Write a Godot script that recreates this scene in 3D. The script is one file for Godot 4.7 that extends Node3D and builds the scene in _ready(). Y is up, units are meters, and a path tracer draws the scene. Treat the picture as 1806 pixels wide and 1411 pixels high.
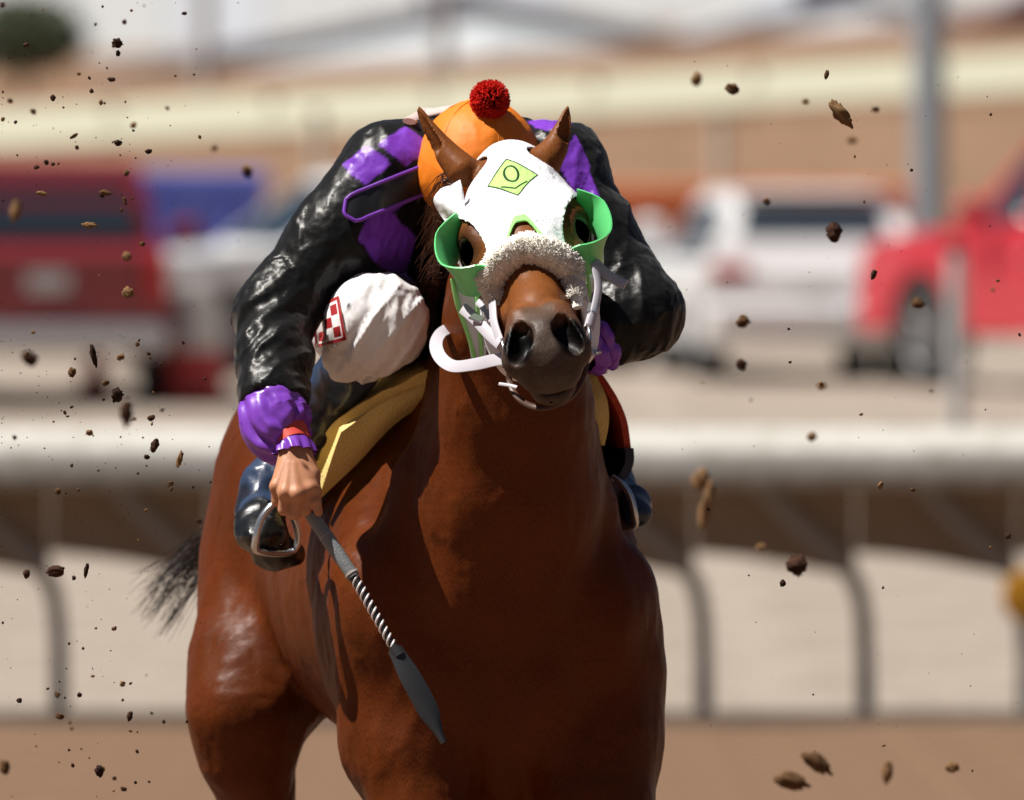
extends Node3D

const EYE := Vector3(0, 2.1, 25)
const FOCAL := 25000.0
var PITCH := atan(670.5 / 25000.0)
var names := {}
var noise := FastNoiseLite.new()
var rng := RandomNumberGenerator.new()


# ---------------------------------------------------------------- shape collector
class Geo:
	var v := PackedVector3Array()
	var n := PackedVector3Array()
	var uv := PackedVector2Array()
	var c := PackedColorArray()
	var ix := PackedInt32Array()
	var tint := Color.WHITE

	func add(p: Vector3, nn: Vector3, t := Vector2.ZERO) -> int:
		v.append(p)
		n.append(nn)
		uv.append(t)
		c.append(tint)
		return v.size() - 1

	func quad(a: Vector3, b: Vector3, cc: Vector3, d: Vector3) -> void:   # counter-clockwise seen from outside
		var nn := (b - a).cross(d - a)
		if nn.length() < 1e-12:
			nn = (cc - b).cross(d - b)
		nn = nn.normalized()
		var i := add(a, nn, Vector2(0, 1))
		add(b, nn, Vector2(1, 1))
		add(cc, nn, Vector2(1, 0))
		add(d, nn, Vector2(0, 0))
		ix.append_array(PackedInt32Array([i, i + 2, i + 1, i, i + 3, i + 2]))

	func tri(a: Vector3, b: Vector3, cc: Vector3) -> void:
		var nn := (b - a).cross(cc - a).normalized()
		var i := add(a, nn)
		add(b, nn)
		add(cc, nn)
		ix.append_array(PackedInt32Array([i, i + 2, i + 1]))

	# chamfered box
	func box(at: Vector3, size: Vector3, turn := Basis(), bev := 0.0) -> void:
		var h := size * 0.5
		var b := minf(bev, minf(h.x, minf(h.y, h.z)) * 0.9)
		for ax in 3:
			for sg in [-1.0, 1.0]:
				var e := Vector3.ZERO
				e[ax] = sg
				var u := Vector3.ZERO
				u[(ax + 1) % 3] = 1.0
				var w := e.cross(u)
				var ce := e * h[ax]
				var uu := u * (h[(ax + 1) % 3] - b)
				var ww := w * (h[(ax + 2) % 3] - b)
				quad(at + turn * (ce - uu - ww), at + turn * (ce + uu - ww), at + turn * (ce + uu + ww), at + turn * (ce - uu + ww))
		if b > 0.0:
			for ax in 3:
				var i1 := (ax + 1) % 3
				var i2 := (ax + 2) % 3
				for s1 in [-1.0, 1.0]:
					for s2 in [-1.0, 1.0]:
						var p := Vector3.ZERO
						var q := Vector3.ZERO
						p[i1] = s1 * h[i1]
						p[i2] = s2 * (h[i2] - b)
						q[i1] = s1 * (h[i1] - b)
						q[i2] = s2 * h[i2]
						var l := Vector3.ZERO
						l[ax] = h[ax] - b
						_face(at, turn, p - l, q - l, q + l, p + l)
			for sx in [-1.0, 1.0]:
				for sy in [-1.0, 1.0]:
					for sz in [-1.0, 1.0]:
						var a := Vector3(sx * h.x, sy * (h.y - b), sz * (h.z - b))
						var bb := Vector3(sx * (h.x - b), sy * h.y, sz * (h.z - b))
						var cc := Vector3(sx * (h.x - b), sy * (h.y - b), sz * h.z)
						if (bb - a).cross(cc - a).dot(a) > 0:
							tri(at + turn * a, at + turn * bb, at + turn * cc)
						else:
							tri(at + turn * a, at + turn * cc, at + turn * bb)

	func _face(at: Vector3, turn: Basis, a: Vector3, b: Vector3, cc: Vector3, d: Vector3) -> void:
		if (b - a).cross(d - a).dot(a + cc) > 0:
			quad(at + turn * a, at + turn * b, at + turn * cc, at + turn * d)
		else:
			quad(at + turn * d, at + turn * cc, at + turn * b, at + turn * a)

	# swept tube: radii are Vector2 (across, along the hint) or floats
	func tube(pts: Array, radii: Array, sides := 10, hint := Vector3.UP, caps := true, squareness := 1.0) -> void:
		var base := v.size()
		var m := pts.size()
		var run := 0.0
		for k in m:
			var t: Vector3 = (pts[mini(k + 1, m - 1)] - pts[maxi(k - 1, 0)]).normalized()
			var x := hint.cross(t)
			if x.length() < 1e-3:
				x = Vector3.RIGHT.cross(t)
			x = x.normalized()
			var y := t.cross(x).normalized()
			var r = radii[mini(k, radii.size() - 1)]
			var rx: float = r.x if r is Vector2 else r
			var ry: float = r.y if r is Vector2 else r
			if k > 0:
				run += (pts[k] as Vector3).distance_to(pts[k - 1])
			for j in sides + 1:
				var a := TAU * j / sides
				var ca := signf(cos(a)) * pow(absf(cos(a)), squareness)
				var sa := signf(sin(a)) * pow(absf(sin(a)), squareness)
				var nn := (x * ca / maxf(rx, 1e-4) + y * sa / maxf(ry, 1e-4)).normalized()
				add(pts[k] + x * ca * rx + y * sa * ry, nn, Vector2(float(j) / sides, run))
		var w := sides + 1
		for k in m - 1:
			for j in sides:
				var a := base + k * w + j
				ix.append_array(PackedInt32Array([a, a + w, a + 1, a + 1, a + w, a + w + 1]))
		if caps:
			for e in [0, m - 1]:
				var t: Vector3 = (pts[0] - pts[1]).normalized() if e == 0 else (pts[m - 1] - pts[m - 2]).normalized()
				var i := add(pts[e], t)
				for j in sides + 1:
					add(v[base + e * w + j], t)
				for j in sides:
					if e == 0:
						ix.append_array(PackedInt32Array([i, i + 1 + j, i + 2 + j]))
					else:
						ix.append_array(PackedInt32Array([i, i + 2 + j, i + 1 + j]))

	# prism of a polygon (x, y) drawn counter-clockwise, from z0 to z1, shaped by a lambda
	func prism(poly: PackedVector2Array, z0: float, z1: float, T := Transform3D(), taper := Vector3.ZERO) -> void:
		# taper: x = height above which the width shrinks, y = shrink per metre
		var put := func(q: Vector2, z: float) -> Vector3:
			var f := 1.0
			if taper.y > 0 and q.y > taper.x:
				f = 1.0 - taper.y * (q.y - taper.x)
			return T * Vector3(q.x, q.y, z * f)
		var m := poly.size()
		for k in m:
			var a := poly[k]
			var b := poly[(k + 1) % m]
			quad(put.call(a, z0), put.call(b, z0), put.call(b, z1), put.call(a, z1))
		var t := Geometry2D.triangulate_polygon(poly)
		for k in range(0, t.size(), 3):
			var a := poly[t[k]]
			var b := poly[t[k + 1]]
			var cc := poly[t[k + 2]]
			if (b - a).cross(cc - a) < 0:
				var s := b
				b = cc
				cc = s
			tri(put.call(a, z1), put.call(b, z1), put.call(cc, z1))
			tri(put.call(a, z0), put.call(cc, z0), put.call(b, z0))

	func ball(at: Vector3, r: Vector3, turn := Basis(), seg := 16, ring := 10) -> void:
		var base := v.size()
		for i in ring + 1:
			var th := PI * i / ring
			for j in seg + 1:
				var ph := TAU * j / seg
				var d := Vector3(sin(th) * cos(ph), cos(th), sin(th) * sin(ph))
				add(at + turn * (d * r), (turn * (d / r)).normalized(), Vector2(float(j) / seg, float(i) / ring))
		for i in ring:
			for j in seg:
				var a := base + i * (seg + 1) + j
				ix.append_array(PackedInt32Array([a, a + 1, a + seg + 1, a + 1, a + seg + 2, a + seg + 1]))

	# a sheet through a grid of points with a thickness along its normals
	func sheet(rows: Array, thick: float) -> void:
		var m := rows.size()
		var w: int = rows[0].size()
		var nor := []
		for i in m:
			var line := PackedVector3Array()
			for j in w:
				var du: Vector3 = rows[i][mini(j + 1, w - 1)] - rows[i][maxi(j - 1, 0)]
				var dv: Vector3 = rows[mini(i + 1, m - 1)][j] - rows[maxi(i - 1, 0)][j]
				line.append(du.cross(dv).normalized())
			nor.append(line)
		for side in [1.0, -1.0]:
			var base := v.size()
			for i in m:
				for j in w:
					add(rows[i][j] + nor[i][j] * thick * 0.5 * side, nor[i][j] * side, Vector2(float(j) / (w - 1), float(i) / (m - 1)))
			for i in m - 1:
				for j in w - 1:
					var a := base + i * w + j
					if side > 0:
						ix.append_array(PackedInt32Array([a, a + w, a + 1, a + 1, a + w, a + w + 1]))
					else:
						ix.append_array(PackedInt32Array([a, a + 1, a + w, a + 1, a + w + 1, a + w]))
		var rim := []
		for j in w: rim.append([0, j])
		for i in range(1, m): rim.append([i, w - 1])
		for j in range(w - 2, -1, -1): rim.append([m - 1, j])
		for i in range(m - 2, -1, -1): rim.append([i, 0])
		for k in rim.size() - 1:
			var a = rim[k]
			var b = rim[k + 1]
			var pa: Vector3 = rows[a[0]][a[1]]
			var pb: Vector3 = rows[b[0]][b[1]]
			var na: Vector3 = nor[a[0]][a[1]] * thick * 0.5
			var nb: Vector3 = nor[b[0]][b[1]] * thick * 0.5
			quad(pa + na, pb + nb, pb - nb, pa - na)

	func mesh(mt: Material) -> ArrayMesh:
		var arr := []
		arr.resize(Mesh.ARRAY_MAX)
		arr[Mesh.ARRAY_VERTEX] = v
		arr[Mesh.ARRAY_NORMAL] = n
		arr[Mesh.ARRAY_TEX_UV] = uv
		arr[Mesh.ARRAY_COLOR] = c
		arr[Mesh.ARRAY_INDEX] = ix
		var m := ArrayMesh.new()
		m.add_surface_from_arrays(Mesh.PRIMITIVE_TRIANGLES, arr)
		m.surface_set_material(0, mt)
		return m


# ---------------------------------------------------------------- smooth bodies: a distance field meshed as surface nets
class Field:
	var kind := PackedInt32Array()          # 0 capsule, 1 ellipsoid; +2 when it is cut away
	var A := PackedVector3Array()
	var BA := PackedVector3Array()
	var inv := PackedFloat32Array()
	var ra := PackedFloat32Array()
	var rb := PackedFloat32Array()
	var K := PackedFloat32Array()
	var R := PackedVector3Array()
	var T: Array[Transform3D] = []
	var V := PackedVector3Array()
	var N := PackedVector3Array()
	var I := PackedInt32Array()
	var stretch := 1.6

	func cap(a: Vector3, b: Vector3, r0: float, r1: float, k := 0.03, cut := false) -> void:
		kind.append(2 if cut else 0)
		A.append(a)
		BA.append(b - a)
		inv.append(1.0 / maxf((b - a).length_squared(), 1e-9))
		ra.append(r0)
		rb.append(r1 - r0)
		K.append(k)
		R.append(Vector3.ONE)
		T.append(Transform3D())

	func chain(pts: Array, rad: Array, k := 0.03) -> void:
		for i in pts.size() - 1:
			cap(pts[i], pts[i + 1], rad[i], rad[i + 1], k)

	func ell(c: Vector3, r: Vector3, k := 0.03, turn := Basis(), cut := false) -> void:
		kind.append(3 if cut else 1)
		A.append(c)
		BA.append(Vector3.ZERO)
		inv.append(0.0)
		ra.append(0.0)
		rb.append(0.0)
		K.append(k)
		R.append(r)
		T.append(Transform3D(turn, c).affine_inverse())

	func one(i: int, p: Vector3) -> float:
		if kind[i] & 1:
			var l := T[i] * p
			var r := R[i]
			var q := l / r
			var k0 := q.length()
			if k0 < 1e-4:
				return -minf(r.x, minf(r.y, r.z))
			return k0 * (k0 - 1.0) / (q / r).length()
		var pa := p - A[i]
		var h := clampf(pa.dot(BA[i]) * inv[i], 0.0, 1.0)
		return (pa - BA[i] * h).length() - ra[i] - rb[i] * h

	func dist(p: Vector3, list: PackedInt32Array) -> float:
		var d := 1e3
		for i in list:
			var di: float
			if kind[i] & 1:
				var l := T[i] * p
				var r := R[i]
				var q := l / r
				var k0 := q.length()
				di = k0 * (k0 - 1.0) / maxf((q / r).length(), 1e-4)
			else:
				var pa := p - A[i]
				var h := clampf(pa.dot(BA[i]) * inv[i], 0.0, 1.0)
				di = (pa - BA[i] * h).length() - ra[i] - rb[i] * h
			var k := K[i]
			if kind[i] < 2:
				var m := maxf(k - absf(d - di), 0.0)
				d = minf(d, di) - m * m * 0.25 / k
			else:
				var m := maxf(k - absf(d + di), 0.0)
				d = maxf(d, -di) + m * m * 0.25 / k
		return d

	func near(list: PackedInt32Array, c: Vector3, reach: float) -> PackedInt32Array:
		var out := PackedInt32Array()
		for i in list:
			if one(i, c) < reach * stretch + K[i] + 0.012:
				out.append(i)
		return out

	func build(lo: Vector3, hi: Vector3, s: float) -> void:
		var all := PackedInt32Array(range(kind.size()))
		var cnt := Vector3i(((hi - lo) / (s * 16.0)).ceil())
		var verts := {}
		var edges := PackedInt64Array()
		var flips := PackedByteArray()
		var off := PackedInt32Array([0, 1, 5, 6, 25, 26, 30, 31])    # corner offsets in a 5x5x5 block
		var ea := PackedInt32Array([0, 2, 4, 6, 0, 1, 4, 5, 0, 1, 2, 3])
		var eb := PackedInt32Array([1, 3, 5, 7, 2, 3, 6, 7, 4, 5, 6, 7])
		var cp := PackedVector3Array()
		for q in 8:
			cp.append(Vector3(q & 1, (q >> 1) & 1, q >> 2))
		var val := PackedFloat32Array()
		val.resize(125)
		var c8 := PackedFloat32Array()
		c8.resize(8)
		for bz in cnt.z:
			for by in cnt.y:
				for bx in cnt.x:
					var bc := lo + (Vector3(bx, by, bz) + Vector3(0.5, 0.5, 0.5)) * 16.0 * s
					var big := near(all, bc, 14.0 * s)
					if big.is_empty():
						continue
					for q in 64:
						var o := Vector3i(bx * 16 + (q & 3) * 4, by * 16 + ((q >> 2) & 3) * 4, bz * 16 + (q >> 4) * 4)
						var cc := lo + (Vector3(o) + Vector3(2, 2, 2)) * s
						var list := near(big, cc, 3.5 * s)
						if list.is_empty():
							continue
						var dc := dist(cc, list)
						if absf(dc) > 3.5 * s * stretch + 0.012:
							continue
						var k := 0
						var neg := 0
						for z in 5:
							for y in 5:
								for x in 5:
									var dd := dist(lo + Vector3(o.x + x, o.y + y, o.z + z) * s, list)
									val[k] = dd
									if dd < 0.0:
										neg += 1
									k += 1
						if neg == 0 or neg == 125:
							continue
						for z in 4:
							for y in 4:
								for x in 4:
									var b := x + y * 5 + z * 25
									var mask := 0
									for e in 8:
										var w := val[b + off[e]]
										c8[e] = w
										if w < 0.0:
											mask |= 1 << e
									if mask == 0 or mask == 255:
										continue
									var sum := Vector3.ZERO
									var num := 0
									for e in 12:
										var i0 := ea[e]
										var i1 := eb[e]
										if ((mask >> i0) & 1) != ((mask >> i1) & 1):
											sum += cp[i0].lerp(cp[i1], c8[i0] / (c8[i0] - c8[i1]))
											num += 1
									var g := Vector3(c8[1] + c8[3] + c8[5] + c8[7] - c8[0] - c8[2] - c8[4] - c8[6], c8[2] + c8[3] + c8[6] + c8[7] - c8[0] - c8[1] - c8[4] - c8[5], c8[4] + c8[5] + c8[6] + c8[7] - c8[0] - c8[1] - c8[2] - c8[3])
									var gx := o.x + x
									var gy := o.y + y
									var gz := o.z + z
									var key := gx | (gy << 20) | (gz << 40)
									verts[key] = V.size()
									V.append(lo + (Vector3(gx, gy, gz) + sum / num) * s)
									N.append(g.normalized())
									var m0 := mask & 1
									for ax in 3:
										if ((mask >> (1 << ax)) & 1) != m0:
											edges.append(key)
											flips.append(ax * 2 + m0)
		var step: Array[int] = [1, 1 << 20, 1 << 40]
		for e in edges.size():
			var ax := flips[e] >> 1
			var u: int = step[(ax + 1) % 3]
			var w: int = step[(ax + 2) % 3]
			var key: int = edges[e]
			var a = verts.get(key - u - w, -1)
			var b = verts.get(key - w, -1)
			var c = verts.get(key, -1)
			var d = verts.get(key - u, -1)
			if a < 0 or b < 0 or c < 0 or d < 0:
				continue
			if flips[e] & 1:
				I.append_array(PackedInt32Array([a, c, b, a, d, c]))
			else:
				I.append_array(PackedInt32Array([a, b, c, a, c, d]))

	# into a collector, moved by M and painted by a lambda (local position, normal) -> Color
	func into(g: Geo, M: Transform3D, paint, map = null) -> void:
		var base := g.v.size()
		for i in V.size():
			g.v.append(M * V[i])
			g.n.append((M.basis * N[i]).normalized())
			g.uv.append(map.call(V[i]) if map else Vector2.ZERO)
			g.c.append(paint.call(V[i], N[i]) if paint else Color.WHITE)
		for i in I:
			g.ix.append(base + i)


# ---------------------------------------------------------------- naming and placing
func W(x: float, y: float, z: float) -> Vector3:     # the point of the place that the photograph shows at (x, y), at depth z
	var d := Vector3(0, -sin(PITCH), -cos(PITCH)) + Vector3.RIGHT * (x - 903.0) / FOCAL + Vector3(0, cos(PITCH), -sin(PITCH)) * (705.5 - y) / FOCAL
	return EYE + d * ((z - EYE.z) / d.z)


func numbered(called: String) -> String:
	var k: int = names.get(called, 0)
	names[called] = k + 1
	return called if k == 0 else "%s_%03d" % [called, k]


func tag(o: Node3D, label: String, category: String, group := "") -> void:
	o.set_meta("label", label)
	o.set_meta("category", category)
	if group:
		o.set_meta("group", group)


func thing(called: String, label: String, category: String, where := Vector3.ZERO, turn := 0.0, group := "") -> Node3D:
	var o := Node3D.new()
	o.name = numbered(called)
	add_child(o, true)
	o.position = where
	o.rotation.y = turn
	tag(o, label, category, group)
	return o


func obj(called: String, g: Geo, m: Material, parent: Node3D = null) -> MeshInstance3D:
	var o := MeshInstance3D.new()
	o.name = numbered(called) if parent == null else called
	o.mesh = g.mesh(m)
	(parent if parent else self).add_child(o, true)
	return o


func put(called: String, mesh: Mesh, parent: Node3D, at := Vector3.ZERO) -> MeshInstance3D:
	var o := MeshInstance3D.new()
	o.name = called
	o.mesh = mesh
	o.position = at
	parent.add_child(o, true)
	return o


func world_of(o: Node3D) -> Transform3D:
	var t := o.transform
	var p = o.get_parent()
	while p is Node3D and p != self:
		t = p.transform * t
		p = p.get_parent()
	return t


func part(called: String, g: Geo, m: Material, parent: Node3D) -> MeshInstance3D:   # shapes given in the place's own coordinates, under a thing that has a place of its own
	var o := obj(called, g, m, parent)
	o.transform = world_of(parent).affine_inverse()
	return o


func struct(called: String, g: Geo, m: Material) -> MeshInstance3D:
	var o := obj(called, g, m)
	o.set_meta("kind", "structure")
	return o


func lin(r: float, g: float, b: float) -> Color:
	return Color(r, g, b).linear_to_srgb()


func paint(c: Color, rough := 0.6, spec := 0.5, metal := 0.0) -> StandardMaterial3D:
	var m := StandardMaterial3D.new()
	m.albedo_color = c
	m.roughness = rough
	m.metallic_specular = spec
	m.metallic = metal
	return m


func grain(freq: float, seed_: int, octaves := 4, size := 512, normal := false, strength := 4.0, kind := FastNoiseLite.TYPE_SIMPLEX_SMOOTH, fractal := FastNoiseLite.FRACTAL_FBM) -> NoiseTexture2D:
	var f := FastNoiseLite.new()
	f.noise_type = kind
	f.frequency = freq
	f.seed = seed_
	f.fractal_type = fractal
	f.fractal_octaves = octaves
	var t := NoiseTexture2D.new()
	t.width = size
	t.height = size
	t.seamless = true
	t.noise = f
	t.as_normal_map = normal
	t.bump_strength = strength
	return t


func ramp(cols: Array, at: Array) -> Gradient:
	var g := Gradient.new()
	g.offsets = PackedFloat32Array(at)
	g.colors = PackedColorArray(cols)
	return g


func smooth(a: float, b: float, x: float) -> float:
	var t := clampf((x - a) / (b - a), 0.0, 1.0)
	return t * t * (3.0 - 2.0 * t)


# a smooth curve through points
func curve(pts: Array, per := 6) -> Array:
	var out := []
	for i in pts.size() - 1:
		var p0: Vector3 = pts[maxi(i - 1, 0)]
		var p1: Vector3 = pts[i]
		var p2: Vector3 = pts[i + 1]
		var p3: Vector3 = pts[mini(i + 2, pts.size() - 1)]
		for k in per:
			out.append(p1.cubic_interpolate(p2, p0, p3, float(k) / per))
	out.append(pts[-1])
	return out


func _ready() -> void:
	rng.seed = 7
	noise.seed = 11
	noise.frequency = 1.0
	light_and_lens()
	ground()
	near_rail()
	far_rail()
	barns()
	vehicles()
	lot_things()
	horse()
	tack()
	jockey()
	whip()
	clods()


func light_and_lens() -> void:
	var cam := Camera3D.new()
	cam.name = "camera"
	add_child(cam)
	cam.position = EYE
	cam.rotation.x = -PITCH
	var at := CameraAttributesPhysical.new()
	at.frustum_focal_length = 425.2
	at.frustum_focus_distance = 24.85
	at.frustum_near = 0.5
	at.frustum_far = 1500.0
	at.exposure_aperture = 5.4
	cam.attributes = at
	cam.projection = Camera3D.PROJECTION_PERSPECTIVE
	cam.fov = rad_to_deg(2.0 * atan(705.5 / FOCAL))
	cam.near = 0.5
	cam.far = 1500.0
	cam.current = true
	var env := Environment.new()
	env.background_mode = Environment.BG_SKY
	env.tonemap_mode = Environment.TONE_MAPPER_LINEAR
	env.tonemap_exposure = 1.42
	env.sdfgi_enabled = true
	env.ssao_enabled = true
	env.ssil_enabled = true
	var sky := Sky.new()
	var sm := ProceduralSkyMaterial.new()
	sm.sky_top_color = Color(0.42, 0.54, 0.74)
	sm.sky_horizon_color = Color(0.78, 0.84, 0.90)
	sm.sky_curve = 0.12
	sm.ground_horizon_color = Color(0.74, 0.70, 0.64)
	sm.ground_bottom_color = Color(0.5, 0.42, 0.35)
	sm.sky_energy_multiplier = 0.42
	sky.sky_material = sm
	env.sky = sky
	var we := WorldEnvironment.new()
	we.name = "world_environment"
	we.environment = env
	add_child(we)
	var sun := DirectionalLight3D.new()
	sun.name = "sun"
	sun.light_energy = 1.6
	sun.light_color = Color(1.0, 0.975, 0.94)
	sun.light_angular_distance = 0.53
	sun.shadow_enabled = true
	add_child(sun)
	sun.look_at_from_position(Vector3.ZERO, Vector3(0.56, -1.0, -0.07), Vector3.FORWARD)


# ---------------------------------------------------------------- ground
const LOW := -0.97       # the infield lies lower: the track is banked towards its inner rail

func height(x: float, z: float) -> float:
	if z > -1.0:
		return 0.0
	if z > -38.0:
		return lerpf(0.0, LOW, (-1.0 - z) / 37.0)
	if z > -170.0:
		return LOW
	return LOW


func strip(g: Geo, xs: Array, zs: Array, f) -> void:
	var base := g.v.size()
	for z in zs:
		for x in xs:
			g.add(Vector3(x, f.call(x, z), z), Vector3.UP)
	var w := xs.size()
	for i in zs.size() - 1:
		for j in w - 1:
			var a := base + i * w + j
			g.ix.append_array(PackedInt32Array([a, a + w, a + 1, a + 1, a + w, a + w + 1]))
	for i in range(base, g.v.size()):
		var p := g.v[i]
		var e := 0.6
		g.n[i] = Vector3(f.call(p.x - e, p.z) - f.call(p.x + e, p.z), 2.0 * e, f.call(p.x, p.z - e) - f.call(p.x, p.z + e)).normalized()


func soil(a: Color, b: Color, seed_: int, scale: float, relief: float) -> StandardMaterial3D:
	var m := paint(Color.WHITE, 0.95, 0.2)
	var t := grain(0.012, seed_, 6)
	t.color_ramp = ramp([a, a.lerp(b, 0.5), b], [0.15, 0.5, 0.85])
	m.albedo_texture = t
	m.normal_enabled = true
	m.normal_texture = grain(0.03, seed_ + 1, 5, 512, true, relief)
	m.uv1_triplanar = true
	m.uv1_world_triplanar = true
	m.uv1_scale = Vector3(scale, scale, scale)
	return m


func ground() -> void:
	var xs := []
	for k in range(-30, 31):
		xs.append(k * 1.0 if absi(k) < 12 else signf(k) * (12.0 + (absi(k) - 12.0) * 18.0))
	var g := Geo.new()
	var zs := []
	for k in 48:
		zs.append(60.0 - k * 2.0 if k < 5 else 50.0 - (k - 5) * 2.05)
	zs.append(-37.4)
	zs.sort()
	zs.reverse()
	zs = zs.filter(func(z): return z >= -37.4)
	strip(g, xs, zs, func(x, z): return height(x, z) + 0.03 * noise.get_noise_2d(x * 0.9, z * 0.5))
	struct("track", g, soil(lin(0.15, 0.092, 0.058), lin(0.225, 0.142, 0.092), 3, 0.5, 7.0))
	# the rail's shadow, widened by a darker ground strip painted before it
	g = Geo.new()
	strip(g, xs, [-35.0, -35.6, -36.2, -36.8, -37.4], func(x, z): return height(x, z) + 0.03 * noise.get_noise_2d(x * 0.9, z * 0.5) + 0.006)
	struct("painted_rail_shadow", g, soil(lin(0.06, 0.046, 0.037), lin(0.095, 0.074, 0.06), 13, 0.5, 7.0))
	# inner ground: pale, packed caliche that carries the cars
	g = Geo.new()
	strip(g, xs, range(0, 40).map(func(k): return -37.4 - k * 3.5), func(x, z): return LOW + 0.03 * noise.get_noise_2d(x * 0.9, z * 0.5) * smooth(-37.4, -40.0, z) + (0.0 if z < -38.0 else height(x, z) - LOW))
	struct("parking_ground", g, soil(lin(0.27, 0.225, 0.187), lin(0.36, 0.31, 0.265), 5, 0.23, 5.0))
	# the far bank that climbs to the second rail and the barns
	g = Geo.new()
	var wide := range(-30, 31).map(func(k): return k * 1.6 if absi(k) < 16 else signf(k) * (25.6 + (absi(k) - 16.0) * 30.0))
	strip(g, wide, [-173.9, -180, -188, -196, -204, -212, -240, -300, -380, -440, -700, -1100], bank)
	struct("bank", g, soil(lin(0.19, 0.115, 0.072), lin(0.26, 0.165, 0.108), 9, 0.12, 4.0))


# feet of the far bank at -174, its crest (with the rail) at -205, rising to the right
func crest(x: float) -> float:
	return 0.42 + 0.055 * clampf(x, -60.0, 60.0)


func bank(x: float, z: float) -> float:
	if z >= -188.0:
		return LOW + 0.25 * smooth(-173.9, -188.0, z)
	if z >= -205.0:
		return lerpf(LOW + 0.25, crest(x), (-188.0 - z) / 17.0)
	return crest(x) + (-205.0 - z) * 0.0035


# ---------------------------------------------------------------- the near rail with its cover, posts and skirt
const RAIL_Z := -37.0

func near_rail() -> void:
	var white := paint(lin(0.60, 0.595, 0.56), 0.5)
	white.albedo_texture = grain(0.02, 21, 4, 256)
	(white.albedo_texture as NoiseTexture2D).color_ramp = ramp([Color(0.86, 0.86, 0.84), Color.WHITE], [0.2, 0.7])
	white.uv1_triplanar = true
	var dark := paint(lin(0.42, 0.38, 0.34), 0.7)
	var cloth := paint(lin(0.42, 0.31, 0.22), 0.9, 0.2)
	cloth.normal_enabled = true
	cloth.normal_texture = grain(0.05, 22, 3, 256, true, 6.0)
	cloth.uv1_triplanar = true
	var top := W(903, 758, RAIL_Z).y
	var low := W(903, 852, RAIL_Z).y
	var o := thing("track_rail", "white running rail with a broad rounded cover and brown skirt behind the horse", "rail", Vector3(0, LOW, RAIL_Z))
	# cover: a rounded hood, swept along x
	var prof := []
	for k in 13:
		var a := PI * k / 12.0
		prof.append(Vector2(-0.13 + 0.19 * (1.0 - cos(a * 0.5) ) * 1.2, 0.0))
	var g := Geo.new()
	var h := top - low
	var shape := [Vector2(-0.20, top - 0.05), Vector2(-0.16, top - 0.015), Vector2(-0.08, top), Vector2(0.02, top - 0.006), Vector2(0.10, top - 0.03), Vector2(0.16, top - 0.066), Vector2(0.185, top - 0.10), Vector2(0.19, low + 0.03), Vector2(0.18, low), Vector2(0.14, low - 0.01)]
	var rows := []
	for q in shape:
		var line := []
		for x in range(-12, 13):
			line.append(Vector3(x * 0.75, q.y, RAIL_Z + q.x))
		rows.append(line)
	g.sheet(rows, 0.012)
	part("rail_cover", g, white, o)
	var dx := 285.0 / (FOCAL / 62.0)
	var x0 := W(1235, 1000, RAIL_Z).x
	for k in range(-12, 9):
		var x := x0 + dx * k
		g = Geo.new()
		var pts := curve([Vector3(x + 0.02, LOW - 0.1, RAIL_Z - 0.10), Vector3(x + 0.01, LOW + 0.45, RAIL_Z - 0.10), Vector3(x - 0.06, LOW + 0.66, RAIL_Z - 0.09), Vector3(x - 0.26, LOW + 0.84, RAIL_Z - 0.04), Vector3(x - 0.52, low + 0.06, RAIL_Z + 0.03)])
		g.tube(pts, [0.038], 10)
		part("post", g, dark, o)
		# one skirt panel between two posts, hung with its lower edge slanting down to the right
		g = Geo.new()
		rows = []
		for i in 7:
			var line := []
			for j in 13:
				var u := j / 12.0
				var bottom := LOW + lerpf(0.735, 0.62, u) + 0.015 * sin(u * PI)
				var y := lerpf(low + 0.05, bottom, i / 6.0)
				var lean := -0.10 * clampf((y - bottom) / (low + 0.05 - bottom), 0.0, 1.0)
				line.append(Vector3(x - 0.02 + dx * (1.0 - 0.006) * u, y, RAIL_Z - 0.14 + 0.012 * sin(u * 19.0 + k) * (i / 6.0) + lean * 0.2))
			rows.append(line)
		g.sheet(rows, 0.008)
		part("skirt_panel", g, cloth, o)


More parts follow.
